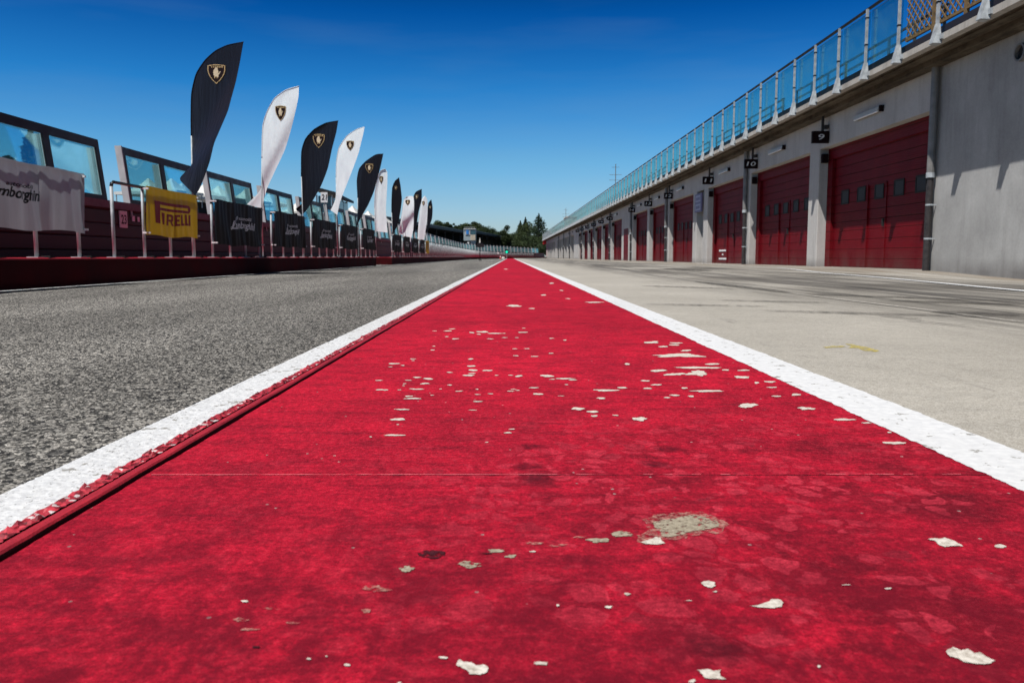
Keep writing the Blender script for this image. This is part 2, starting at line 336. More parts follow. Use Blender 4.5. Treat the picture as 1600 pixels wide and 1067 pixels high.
def m_door():
    b = NB('door_red'); q = b.xyz(); n = b.noise(b.pos((1, 1, .5)), 2, 5, .65)
    c = b.mix(b.mr(n, .3, .7), (0.12, 0.002, 0.006), (0.17, 0.004, 0.009))
    c = b.mix(b.mr(b.noise(b.pos((4, 4, .6)), 2, 6, .7), .55, .8, 0, .5), c, (.15, .01, .016))
    z = b.math('MODULO', b.math('ADD', q[2], .02), 0.245)
    gr = b.math('MULTIPLY', b.mr(z, 0, .012, 0, 1), b.mr(z, .233, .245, 1, 0))
    z2 = b.math('MODULO', b.math('ADD', q[2], .02), 0.049)
    rib = b.math('MULTIPLY', b.mr(z2, 0, .006, 0, 1), b.mr(z2, .043, .049, 1, 0))
    h = b.math('ADD', gr, b.math('MULTIPLY', rib, .2))
    b.bump(h, 1.0, .02); c = b.mix(b.mr(gr, 0, 1, .7, 0), c, (.03, .003, .004))
    c = b.mix(b.math('MULTIPLY', b.mr(q[2], .0, .5, .7, 0), b.mr(n, .35, .6)), c, (.10, .05, .045))
    M['door_red'] = b.done(c, .55, 0, .12)
    b = NB('pit_wall_red'); q = b.xyz(); n = b.noise(b.pos(), 1.5, 5, .65)
    c = b.mix(b.mr(n, .3, .7), (0.022, 0.002, 0.004), (0.040, 0.003, 0.005))
    z = b.math('MODULO', b.math('ADD', q[2], .05), 0.21)
    gr = b.math('MULTIPLY', b.mr(z, 0, .015, 0, 1), b.mr(z, .195, .21, 1, 0)); b.bump(gr, .9, .02)
    M['pit_wall_red'] = b.done(b.mix(b.mr(gr, 0, 1, .5, 0), c, (.03, .003, .005)), .55, 0, .35)
    b = NB('leaf'); oi = b.n('ShaderNodeObjectInfo'); n = b.noise(b.pos(), .35, 4)
    c = b.mix(b.mr(n, .3, .7), (.018, .030, .010), (.062, .085, .025))
    c = b.mix(b.math('MULTIPLY', oi.outputs['Random'], .5), c, (.03, .06, .03)); M['leaf'] = b.done(c, .7, 0, .3)
    b = NB('conifer'); n = b.noise(b.pos(), .5, 4); M['conifer'] = b.done(b.mix(b.mr(n, .3, .7), (.014, .03, .014), (.045, .07, .03)), .75, 0, .3)
    b = NB('land'); n = b.noise(b.pos(), .05, 5); M['land'] = b.done(b.mix(n, (.06, .08, .035), (.12, .12, .07)), .95)
m_door()
def m_emit(name, col, st):
    b = NB(name); b.done(col, .4); b.put(b.b.inputs['Emission Color'], col); b.b.inputs['Emission Strength'].default_value = st; M[name] = b.m
m_emit('green_light', (0.0, 0.55, 0.32), 1.2)
b_ = NB('yellow_mark'); n_ = b_.noise(b_.pos(), 30, 5, .7)
M['yellow_mark'] = b_.done(b_.mix(b_.mr(n_, .4, .62), (.55, .43, .05), (.45, .40, .22)), .8); worn(b_, b_.noise(b_.pos(loc=(3, 0, 0)), 45, 5, .75), .40, .56)

# ---------------------------------------------------------------- mesh building
class MB:
    def __init__(s): s.v = []; s.f = []; s.mi = []; s.mats = []
    def mat(s, m):
        if m not in s.mats: s.mats.append(m)
        return s.mats.index(m)
    def face(s, pts, m=None):
        i = len(s.v); s.v += [tuple(p) for p in pts]; s.f.append(tuple(range(i, i+len(pts)))); s.mi.append(s.mat(m) if m else 0)
    def faces(s, verts, faces, m=None):
        i = len(s.v); s.v += [tuple(p) for p in verts]; k = s.mat(m) if m else 0
        for f in faces: s.f.append(tuple(i+j for j in f)); s.mi.append(k)
    def box(s, x0, x1, y0, y1, z0, z1, m=None, bev=0.0):
        if bev > 0:
            b = bev; V = []
            for (cx, sx) in ((x0, 1), (x1, -1)):
                pass
            # chamfered upright edges
            P = [(x0+b, y0), (x1-b, y0), (x1, y0+b), (x1, y1-b), (x1-b, y1), (x0+b, y1), (x0, y1-b), (x0, y0+b)]
            s.prism(P, z0, z1, m); return
        V = [(x0, y0, z0), (x1, y0, z0), (x1, y1, z0), (x0, y1, z0), (x0, y0, z1), (x1, y0, z1), (x1, y1, z1), (x0, y1, z1)]
        s.faces(V, [(0, 3, 2, 1), (4, 5, 6, 7), (0, 1, 5, 4), (1, 2, 6, 5), (2, 3, 7, 6), (3, 0, 4, 7)], m)
    def prism(s, P, z0, z1, m=None):
        n = len(P); V = [(x, y, z0) for x, y in P]+[(x, y, z1) for x, y in P]
        s.faces(V, [tuple(range(n-1, -1, -1)), tuple(range(n, 2*n))]+[(i, (i+1) % n, n+(i+1) % n, n+i) for i in range(n)], m)
    def bar(s, a, b, w, h, m=None):
        a = Vector(a); b = Vector(b); d = (b-a).normalized(); up = Vector((0, 0, 1)) if abs(d.z) < .95 else Vector((0, 1, 0))
        r = d.cross(up).normalized()*w/2; u = r.cross(d).normalized()*h/2
        V = [a-r-u, a+r-u, a+r+u, a-r+u, b-r-u, b+r-u, b+r+u, b-r+u]
        s.faces(V, [(0, 3, 2, 1), (4, 5, 6, 7), (0, 1, 5, 4), (1, 2, 6, 5), (2, 3, 7, 6), (3, 0, 4, 7)], m)
    def tube(s, pts, r, m=None, n=8):
        pts = [Vector(p) for p in pts]; V = []; Fc = []
        rr = r if isinstance(r, (list, tuple)) else [r]*len(pts)
        ref = Vector((0.13, 0.97, 0.21))
        for i, p in enumerate(pts):
            d = (pts[min(i+1, len(pts)-1)]-pts[max(i-1, 0)]).normalized()
            a = d.cross(ref).normalized(); c = d.cross(a)
            for k in range(n):
                t = 2*math.pi*k/n; V.append(p+a*math.cos(t)*rr[i]+c*math.sin(t)*rr[i])
        for i in range(len(pts)-1):
            for k in range(n): Fc.append((i*n+k, i*n+(k+1) % n, (i+1)*n+(k+1) % n, (i+1)*n+k))
        Fc.append(tuple(range(n-1, -1, -1))); L = (len(pts)-1)*n; Fc.append(tuple(range(L, L+n)))
        s.faces(V, Fc, m)
    def build(s, name, mat=None, parent=None, smooth=False, origin=None):
        me = bpy.data.meshes.new(name)
        o3 = Vector(origin) if origin is not None else Vector((0, 0, 0))
        q = parent
        while q is not None: o3 = o3+q.location; q = q.parent
        me.from_pydata([tuple(Vector(v)-o3) for v in s.v], [], s.f)
        if s.mats:
            for m in s.mats: me.materials.append(M[m])
            me.polygons.foreach_set('material_index', s.mi)
        else: me.materials.append(M[mat])
        if smooth: me.polygons.foreach_set('use_smooth', [True]*len(me.polygons))
        me.update(); o = bpy.data.objects.new(name, me); COL.objects.link(o)
        if parent: o.parent = parent
        if origin is not None: o.location = origin
        return o
def tag(o, label=None, cat=None, group=None, kind=None):
    if label: o['label'] = label
    if cat: o['category'] = cat
    if group: o['group'] = group
    if kind: o['kind'] = kind
    return o
def empty(name, loc=(0, 0, 0), rz=0.0):
    o = bpy.data.objects.new(name, None); COL.objects.link(o); o.location = loc; o.rotation_euler = (0, 0, rz); o.empty_display_size = .2; return o
def copy_tree(o, parent=None):
    c = o.copy(); COL.objects.link(c); c.parent = parent
    for ch in list(o.children): copy_tree(ch, c)
    return c
ORD1 = ['', 'first', 'second', 'third', 'fourth', 'fifth', 'sixth', 'seventh', 'eighth', 'ninth', 'tenth', 'eleventh', 'twelfth', 'thirteenth',
        'fourteenth', 'fifteenth', 'sixteenth', 'seventeenth', 'eighteenth', 'nineteenth']
def ordinal(n):
    if n < 20: return ORD1[n]
    t = {2: 'twent', 3: 'thirt', 4: 'fort', 5: 'fift', 6: 'sixt'}[n//10]
    return t+'ieth' if n % 10 == 0 else t+'y-'+ORD1[n % 10]

_tc = {}
def text_geo(txt, bold=0.0):
    k = (txt, bold)
    if k in _tc: return _tc[k]
    c = bpy.data.curves.new('t', 'FONT'); c.body = txt; c.size = 1; c.offset = bold; c.resolution_u = 3; c.fill_mode = 'FRONT'
    o = bpy.data.objects.new('t', c); COL.objects.link(o)
    dg = bpy.context.evaluated_depsgraph_get(); me = bpy.data.meshes.new_from_object(o.evaluated_get(dg))
    V = [(v.co.x, v.co.y) for v in me.vertices]; Fc = [tuple(p.vertices) for p in me.polygons]
    bpy.data.objects.remove(o); bpy.data.curves.remove(c); bpy.data.meshes.remove(me)
    x0 = min(v[0] for v in V); x1 = max(v[0] for v in V); y0 = min(v[1] for v in V); y1 = max(v[1] for v in V)
    V = [((x-x0)/(x1-x0), (y-y0)/(y1-y0)) for x, y in V]
    _tc[k] = (V, Fc, (x1-x0)/(y1-y0)); return _tc[k]
def put_text(mb, txt, o, du, dv, w, h, m, shear=0.0, bold=0.0, fn=None):
    """letters in the box w x h whose lower left corner is o; du/dv unit vectors; fn moves a point on to a curved sheet"""
    V, Fc, asp = text_geo(txt, bold); out = []
    for x, y in V:
        p = Vector(o)+Vector(du)*(x*w+y*h*shear)+Vector(dv)*(y*h)
        out.append(fn(p) if fn else p)
    mb.faces(out, Fc, m)

# ================================================================ GROUND
def sm(t): t = max(0., min(1., t)); return t*t*(3-2*t)
def curve(y): return 0.0 if y < 95 else 0.00123*(y-95)**2       # the pit wall swings right far away
def apron_z(x, y): return -0.115*sm((18-y)/5)*sm((x-4.6)/3.8)
rj = random.Random(3)
mb = MB(); mb.face([(-2500, -300, -.3), (2500, -300, -.3), (2500, 4000, -.3), (-2500, 4000, -.3)])
tag(mb.build('ground', 'land'), kind='structure')
mb = MB()
for a, b_ in ((-3, 60), (60, 420)): mb.face([(-70, a, 0), (-.4774, a, 0), (-.4774, b_, 0), (-70, b_, 0)])
mb.face([(-.4774, 176, -.002), (-.4774, 420, -.002), (9, 420, -.002), (9, 176, -.002)])
# long tar joints and skid marks on the asphalt
for (x0, y0, x1, y1, w, m_) in ((-3.35, 7.0, -3.7, 24, .035, 'rubber_and_gap_shade'), (-3.55, 9, -2.9, 17, .03, 'rubber_and_gap_shade'), (-2.2, 11, -2.6, 15.5, .07, 'rubber_and_gap_shade')):
    mb.face([(x0-w/2, y0, .002), (x0+w/2, y0, .002), (x1+w/2, y1, .002), (x1-w/2, y1, .002)], m_)
mb.mats = ['asphalt']+[m for m in mb.mats if m != 'asphalt'] if False else mb.mats
fm = MB()
fm.v = mb.v; fm.f = mb.f; fm.mats = ['asphalt', 'rubber_and_gap_shade']; fm.mi = [0, 0, 0, 1, 1, 1]
tag(fm.build('pit_lane_asphalt'), kind='structure')
mb = MB()
xs = [.6, 1.2, 2.4, 3.6, 4.6]+[4.6+.4*i for i in range(1, 12)]; ys = [-3]+[i*1.0 for i in range(1, 24)]+[30, 60, 120, 176]
for i in range(len(xs)-1):
    for j in range(len(ys)-1):
        mb.face([(xs[i+a], ys[j+c], apron_z(xs[i+a], ys[j+c])) for a, c in ((0, 0), (1, 0), (1, 1), (0, 1))])
mb.face([(9, -8, -.12), (60, -8, -.12), (60, 230, -.12), (9, 230, -.12)])
tag(mb.build('concrete_apron', 'apron'), kind='structure')

import numpy as np
def relief(name, xa_fn, xb, y0, y1, cell, amp, zb, seed, edge=0.0):
    """coarse stone relief of the surface dressing as real geometry"""
    rg = np.random.default_rng(seed); xmin = min(xa_fn(y0), xa_fn(y1)); nx = int((xb-xmin)/cell)+1; ny = int((y1-y0)/cell)+1
    X, Y = np.meshgrid(xb-cell*np.arange(nx), y0+cell*np.arange(ny)); X = X+rg.uniform(-.35, .35, X.shape)*cell; Y = Y+rg.uniform(-.35, .35, Y.shape)*cell
    Z = zb+amp*rg.uniform(0, 1, X.shape)**1.3
    low = rg.uniform(0, 1, (ny//6+2, nx//6+2)); Z += amp*.35*np.kron(low, np.ones((6, 6)))[:ny, :nx]
    Z[0, :] = Z[-1, :] = .0005; Z[:, -1] = .0005
    X[:, 0] = xb+rg.normal(0, edge, ny) if edge else xb
    lim = np.array([xa_fn(v) for v in Y.mean(1)])
    V = np.stack([X, Y, Z], -1).reshape(-1, 3)
    I = np.arange(nx*ny).reshape(ny, nx); keep = (X[:-1, :-1] > lim[:-1, None])
    Q = np.stack([I[:-1, :-1][keep], I[1:, :-1][keep], I[1:, 1:][keep], I[:-1, 1:][keep]], -1)
    return V, Q
def from_np(name, parts, mat):
    Vs = []; Qs = []; off = 0
    for V, Q in parts: Vs.append(V); Qs.append(Q+off); off += len(V)
    V = np.concatenate(Vs); Q = np.concatenate(Qs); me = bpy.data.meshes.new(name)
    me.vertices.add(len(V)); me.vertices.foreach_set('co', V.astype(np.float32).ravel())
    me.loops.add(Q.size); me.loops.foreach_set('vertex_index', Q.astype(np.int32).ravel())
    me.polygons.add(len(Q)); me.polygons.foreach_set('loop_start', np.arange(0, Q.size, 4, dtype=np.int32)); me.polygons.foreach_set('loop_total', np.full(len(Q), 4, dtype=np.int32))
    me.materials.append(M[mat]); me.update(calc_edges=True); me.validate()
    o = bpy.data.objects.new(name, me); COL.objects.link(o); return o
wide_ = lambda y: -(.66*y+.12)
AS = [relief('a', wide_, -.5775, .70, 2.60, .0036, .0022, .0002, 1), relief('a', wide_, -.5775, 2.60, 6.2, .0065, .0029, .0002, 2),
      relief('a', lambda y: max(-4.05, wide_(y)), -.5775, 6.2, 15.0, .0125, .0038, .0002, 3)]
tag(from_np('asphalt_surface', AS, 'asphalt'), kind='structure')
def rows(y0, y1, k=0.004, mn=0.003):
    ys = [y0]
    while ys[-1] < y1: ys.append(ys[-1]+max(mn, k*ys[-1]))
    return ys
def ragged(name, x0, x1, z, jl, jr, mat, y0=.45, y1=175, k=.006, mn=.004):
    """painted stripe with uneven edges"""
    mb = MB(); ys = rows(y0, y1, k, mn); pl = pr = 0.0; L = []
    for y in ys:
        f = 1.0 if y < 6 else 6/y*1.0
        pl = .6*pl+rj.gauss(0, jl); pr = .6*pr+rj.gauss(0, jr)
        L.append((x0+pl, x1+pr, y))
    V = []
    for a, b, y in L: V += [(a, y, z), (b, y, z)]
    mb.faces(V, [(2*i, 2*i+1, 2*i+3, 2*i+2) for i in range(len(L)-1)])
    return mb, L
mb, _ = ragged('l', -.580, -.492, .0040, .0012, .002, None, y0=7.9)
tag(mb.build('white_line_far', 'line_on_asphalt'), kind='structure')
WL = []
for ya_, yb_, cl, am in ((.55, 2.6, .0036, .0016), (2.6, 8.0, .0065, .0024)):
    V_, Q_ = relief('w', lambda y: -.5800, -.4925, ya_, yb_, cl, am, .0018, 9)
    V_[:, 2] = np.maximum(V_[:, 2], .0016); V_[:, 0] += 0; WL.append((V_, Q_))
tag(from_np('white_line_left', WL, 'line_on_asphalt'), kind='structure')
mb, _ = ragged('r', .594, .711, .0007, .0011, .0011, None)
tag(mb.build('white_line_right', 'line_on_concrete'), kind='structure')
mb = MB()   # far white stripe at the foot of the pit wall kerb
for a, b in ((1, 26), (29, 95)): mb.face([(-4.03, a, .004), (-3.96, a, .004), (-3.96, b, .004), (-4.03, b, .004)])
for (ax, ay, bx, by, w) in ((3.98, 6.3, 6.55, 20.5, .045), (6.55, 20.5, 7.6, 34, .045), (2.3, 5.0, 3.7, 9.0, .0)):
    if w:
        n = 14
        for i in range(n):
            p = [(ax+(bx-ax)*t/n, ay+(by-ay)*t/n) for t in (i, i+1)]
            mb.face([(p[0][0]-w, p[0][1], apron_z(*p[0])+.008), (p[0][0]+w, p[0][1], apron_z(*p[0])+.008),
                     (p[1][0]+w, p[1][1], apron_z(*p[1])+.008), (p[1][0]-w, p[1][1], apron_z(*p[1])+.008)])
n_first = len(mb.f); mb.mats = ['line_on_concrete']
for (pa, pb, wp, m_) in (((1103,442),(1600,505),.018,'pale_joint'),((1400,464),(1430,466.5),.02,'tyre_mark'),((1411,501),(1524,512.7),.012,'tyre_mark'),((1372,494),(1440,500),.03,'tyre_mark'),
        ((1120,470),(1300,474),.06,'tyre_mark'),((1085,440),(1240,459),.10,'tyre_mark'),((1040,420),(1110,424),.25,'tyre_mark'),((1380,470),(1600,477),.12,'tyre_mark'),((1180,486),(1600,498),.05,'tyre_mark'),
        ((1250,460),(1600,472),.10,'tyre_mark'),((1000,447),(1150,452),.09,'tyre_mark'),((1280,425),(1440,431),.2,'tyre_mark'),((1000,476),(1210,480),.04,'tyre_mark'),((1450,488),(1600,494),.12,'tyre_mark')):
    A_, B_ = ground(*pa), ground(*pb); d_ = (B_-A_).normalized(); n_ = Vector((-d_.y, d_.x, 0)); k_ = 12
    for i in range(k_):
        p = A_.lerp(B_, i/k_); q = A_.lerp(B_, (i+1)/k_); w0 = wp*math.sin(math.pi*i/k_)**.5 if m_ == 'tyre_mark' else wp; w1 = wp*math.sin(math.pi*(i+1)/k_)**.5 if m_ == 'tyre_mark' else wp
        zz = lambda v: apron_z(v.x, v.y)+.006
        mb.face([(p-n_*w0).to_tuple()[:2]+(zz(p),), (p+n_*w0).to_tuple()[:2]+(zz(p),), (q+n_*w1).to_tuple()[:2]+(zz(q),), (q-n_*w1).to_tuple()[:2]+(zz(q),)], m_)
nb_ = MB(); nb_.v = mb.v; nb_.f = mb.f; nb_.mats = mb.mats
nb_.mi = [{None: 0}.get(None, 0) if i < n_first else mb.mi[i] for i in range(len(mb.f))]
mb = nb_
tag(mb.build('thin_white_markings', 'line_on_concrete'), kind='structure')

# the red strip: rough aggregate edge, rounded bevel, dark joint, painted slab
mb = MB(); ys = rows(.45, 30, .006, .004)+[60, 175]; NX = 5; V = []
for j, y in enumerate(ys):
    f = 1 if y < 8 else .3
    for i in range(NX+1):
        V.append((-.4965+.021*i/NX+rj.gauss(0, .0011)*f, y, .0036+(abs(rj.gauss(0, .0024))*f if 0 < i < NX else 0)+(.002 if i == NX else 0)))
mb.faces(V, [(j*(NX+1)+i, j*(NX+1)+i+1, (j+1)*(NX+1)+i+1, (j+1)*(NX+1)+i) for j in range(len(ys)-1) for i in range(NX)], 'red_rough')
prof = [(-.4762, .0), (-.4755, .0035), (-.473, .0046), (-.468, .0050), (-.4630, .0044), (-.4608, .0022), (-.4606, -.03)]
V = []; yy = rows(.45, 20, .03, .02)+[175]
pw = 0
for y in yy:
    pw = .7*pw+rj.gauss(0, .0004)
    V += [(x+(pw if i > 3 else 0), y, z) for i, (x, z) in enumerate(prof)]
n = len(prof)
mb.faces(V, [(j*n+i, j*n+i+1, (j+1)*n+i+1, (j+1)*n+i) for j in range(len(yy)-1) for i in range(n-2)], 'red_bevel')
mb.faces(V, [(j*n+i, j*n+i+1, (j+1)*n+i+1, (j+1)*n+i) for j in range(len(yy)-1) for i in (n-2,)], 'rubber_and_gap_shade')  # groove side coloured black to stand for the shade in the gap
mb.face([(-.4775, .3, -.025), (-.44, .3, -.025), (-.44, 175, -.025), (-.4775, 175, -.025)], 'rubber_and_gap_shade')
# slab with worn arris on the left
V = []; pw = 0
for y in rows(.40, 20, .012, .008)+[60, 175]:
    pw = .6*pw+rj.gauss(0, .0006)
    V += [(-.4560+pw, y, -.03), (-.4556+pw, y, -.0012), (-.4535+pw*.5, y, 0), (.602, y, 0)]
mb.faces(V, [(4*j+i, 4*j+i+1, 4*j+i+5, 4*j+i+4) for j in range(len(V)//4-1) for i in range(3)], 'red_paint')
def blob(cx, cy, w, h, mat, z=.0008, n=None, rough=.28, rnd=rj):
    """ragged flake whose outline was measured in the photo, laid on the slab"""
    n = n or (40 if w > 20 else 17 if w > 8 else 9); w *= .96; h *= .84 if h > 8 else .72; pts = []
    md = [(k, rnd.uniform(-.42, .42)/k**.7, rnd.random()*6.28) for k in (2, 3, 4, 5, 7, 9, 13) if k < n/2]
    if rough < .2: md = [(k, a*.35, p) for k, a, p in md]
    tilt = rnd.uniform(-.12, .12)
    for i in range(n):
        t = 2*math.pi*i/n; r = max(.22, 1+sum(a*math.cos(k*t+p) for k, a, p in md))
        r *= rnd.uniform(.9, 1.1); x = math.cos(t)*w/2*r; y = math.sin(t)*h/2*r
        pts.append(ground(cx+x, cy-y+x*tilt*h/w, z))
    c = ground(cx, cy, z); k = len(mb.v)
    mb.faces([c]+pts, [(0, i+1, (i+1) % n+1) for i in range(n)], mat)
ZA = [(560,80,35,4),(658,80,60,10),(690,65,50,7),(835,92,45,10),(915,87,70,18),(885,104,35,8),(1000,98,120,9),(1070,98,30,6),(1210,90,85,8),(1215,60,30,6),(650,122,35,6),(712,138,55,9),(970,138,50,6),(1075,129,45,5),(1165,129,30,5),(1420,134,40,6),(1518,147,28,10),(555,192,28,6),(545,220,42,7),(1150,211,42,6),(1240,210,42,7),(1417,244,40,7),(1158,262,38,9),(1295,267,62,8),(400,285,48,6),(402,297,30,5),(260,320,90,12),(327,333,32,9),(235,343,35,6),(826,286,40,13),(830,338,72,14),(843,368,78,16),(950,370,72,14),(670,384,44,10),(810,406,105,13),(835,391,60,9),(1015,406,32,7),(1118,405,40,7),(1180,411,60,15),(432,421,65,11),(515,431,88,14),(150,443,62,8),(365,442,50,8),(340,467,28,7),(332,482,26,6),(488,466,75,12),(672,477,38,10),(172,512,85,13),(300,512,36,6),(430,507,100,12),(604,506,24,6),(740,522,60,8),(872,508,28,8),(1385,410,90,24),(1425,435,40,9),(1520,430,140,13),(1575,440,60,9),(1290,497,80,9),(1530,474,30,7),(1140,508,40,7),(1172,516,36,7),(1120,522,60,7),(972,541,40,8),(876,546,42,8),(1320,543,80,16),(370,559,60,12),(400,576,135,13),(542,552,26,8),(878,598,80,9),(322,656,98,13),(292,729,94,26),(290,767,20,8),(840,661,58,7),(265,845,155,16),(1128,801,52,8),(1100,827,60,13),(1490,557,40,5),(90,857,18,12),(943,897,30,6)]
ZB = [(465,263,45,9),(540,265,40,5),(500,276,30,6),(533,271,36,5),(570,288,34,6),(550,303,150,14),(650,329,40,8),(485,349,50,9),(605,340,110,10),(605,357,60,18),(535,360,60,10),(690,347,25,5),(745,348,35,6),(740,369,48,10),(785,386,15,8),(825,383,35,7),(832,400,28,5),(905,422,32,8),(845,427,28,6),(635,411,98,8),(565,402,20,6),(535,424,28,7),(585,427,20,6),(512,431,20,5),(452,403,28,6),(480,392,30,6),(445,380,25,6),(390,329,18,7),(325,409,65,9),(375,401,30,7),(310,433,32,6),(240,465,38,12),(285,474,38,8),(290,487,22,7),(428,496,52,12),(758,455,66,15),(935,464,46,12),(1050,498,60,9),(1205,569,60,12),(1120,508,32,5),(1190,537,14,6),(355,485,16,5),(290,141,50,5),(135,119,16,5),(160,83,16,4),(45,152,50,7),(100,160,18,4),(190,105,14,3),(20,40,12,3),(210,130,14,3)]
ZC = [(65,677,24,9),(265,857,16,8),(320,849,8,6),(385,876,24,10),(685,853,32,10),(990,871,44,14),(548,932,14,8),(1043,690,12,8),(965,522,20,6)]
ZD = [(1515,349,52,13),(183,520,24,12),(116,566,28,12),(497,511,18,6),(403,543,24,4),(965,487,30,4),(1115,500,26,8),(415,830,28,14),(868,778,10,16)]
for L_, ox, oy, s_ in ((ZA, 560, 500, .2125), (ZB, 780, 400, .5125), (ZC, 350, 600, .5), (ZD, 900, 700, .4375)):
    for x, y, w, h in L_: blob(ox+x*s_, oy+y*s_, w*s_, max(h*s_, 1.1), 'chip_cream')
for x, y, w, h, m_ in ((570,577,45,22,'chip_grey'),(473,638,72,26,'chip_pink'),(445,707,36,16,'chip_pink'),(768,563,70,24,'chip_grey'),(850,520,54,14,'chip_grey'),(895,537,38,14,'chip_grey'),(1170,487,60,18,'chip_grey'),(1245,468,84,18,'chip_grey'),(1110,478,36,13,'chip_pink'),(970,496,70,9,'chip_pink'),(1040,503,56,10,'chip_pink'),(50,735,50,14,'chip_pink'),(80,765,50,12,'chip_pink'),(150,700,44,10,'chip_pink'),(215,745,56,7,'chip_pink')):
    blob(350+x*.5, 600+y*.5, w*.5, h*.5, m_)
def outline(P, ox, oy, s_, mat, z, jit=1.2):
    pts = []
    for i, (x, y) in enumerate(P):
        x2, y2 = P[(i+1) % len(P)]
        for k in range(4): pts.append(ground(ox+(x+(x2-x)*k/4+rj.uniform(-jit, jit)*2)*s_, oy+(y+(y2-y)*k/4+rj.uniform(-jit, jit))*s_, z))
    cx = sum(p[0] for p in P)/len(P); cy = sum(p[1] for p in P)/len(P)
    mb.faces([ground(ox+cx*s_, oy+cy*s_, z)]+pts, [(0, i+1, (i+1) % len(pts)+1) for i in range(len(pts))], mat)
for P in ([(1255,323),(1280,330),(1300,345),(1318,352),(1345,348),(1383,350),(1360,335),(1340,325),(1318,318),(1300,322),(1280,320)],
          [(1322,727),(1335,742),(1365,748),(1385,762),(1410,766),(1450,770),(1480,768),(1496,757),(1470,745),(1445,728),(1425,730),(1400,716),(1375,720),(1350,710),(1328,716)],
          [(432,790),(450,805),(462,820),(490,822),(537,824),(515,812),(512,800),(518,789),(495,793),(470,788)],
          [(620,562),(650,566),(700,570),(735,566),(740,550),(728,538),(700,538),(683,548),(660,556)],
          [(448,480),(460,492),(485,498),(498,490),(494,476),(470,472),(455,474)],
          [(232,335),(250,342),(290,343),(318,338),(305,328),(300,318),(282,316),(262,325)]): outline(P, 900, 700, .4375, 'chip_cream', .0009)
outline([(727,878),(745,885),(760,893),(768,905),(800,906),(822,898),(827,884),(812,874),(790,878),(772,868),(748,866),(735,858),(730,868)], 350, 600, .5, 'chip_cream', .0009)
outline([(1310,420),(1360,408),(1420,402),(1480,398),(1540,414),(1575,438),(1550,462),(1480,470),(1420,488),(1350,486),(1300,500),(1290,470),(1330,455)], 350, 600, .5, 'chip_pink', .0006, 4)
# the big bare patch
pp = [(1338,432),(1352,424),(1385,423),(1412,418),(1440,411),(1470,409),(1500,415),(1530,424),(1551,434),(1545,444),(1510,453),(1478,456),(1450,462),(1428,470),(1400,477),(1372,474),(1362,462),(1368,452),(1345,447)]
pts = []
for i, (x, y) in enumerate(pp):
    x2, y2 = pp[(i+1) % len(pp)]
    for k in range(4): pts.append(ground(350+(x+(x2-x)*k/4+rj.uniform(-3, 3))*.5, 600+(y+(y2-y)*k/4+rj.uniform(-1.5, 1.5))*.5, .0009))
cc = ground(350+1440*.5, 600+440*.5, .0009)
mb.faces([cc]+pts, [(0, i+1, (i+1) % len(pts)+1) for i in range(len(pts))], 'chip_grey')
for x, y, w, h in ((650,530,86,32),(820,528,36,6),(100,820,26,8)): blob(350+x*.5, 600+y*.5, w*.5, h*.5, 'stain_dark', rough=.1, n=26)
for x, y in ():
    for k in range(9): blob(350+(x+rj.gauss(0, 13))*.5, 600+(y+rj.gauss(0, 4.5))*.5, rj.uniform(5, 14), rj.uniform(1.2, 3.2), 'stain_dark', z=.0007)
# pour joint right across the slab
for (yj, wj) in ((1.013, .0016), (4.6, .004)):
    V = []; xx = -.446
    while xx < .6:
        V += [(xx, yj-wj+rj.gauss(0, .0004), .0006), (xx, yj+rj.gauss(0, .0004), .0006)]; xx += .012
    mb.faces(V, [(2*i, 2*i+2, 2*i+3, 2*i+1) for i in range(len(V)//2-1) if V[2*i][0] > .0 or wj > .002 or i % 5 == 0], 'stain_dark')
    V2 = [(a, b+wj*1.0+rj.gauss(0, .0003), .0012) for a, b, c in V]
    if wj < .002: mb.faces(V2, [(2*i, 2*i+2, 2*i+3, 2*i+1) for i in range(len(V2)//2-1) if V2[2*i][0] < .05 or rj.random() < .35], 'seam_pink')
tag(mb.build('red_strip'), kind='structure')
mb = MB()
pz = lambda px, py: (lambda p: (p.x, p.y, .0008))(ground(px, py, .0008))
q_ = [(800,392),(830,392),(858,400),(890,403),(955,422),(940,427),(890,424),(860,412),(812,410),(830,402)]
mb.face([pz(1040+x*.35, 400+y*.35) for x, y in q_])
q_ = [(700,405),(760,400),(800,401),(805,405),(768,408),(715,410)]
mb.face([pz(1040+x*.35, 400+y*.35) for x, y in q_])
tag(mb.build('yellow_floor_mark', 'yellow_mark'), kind='structure')

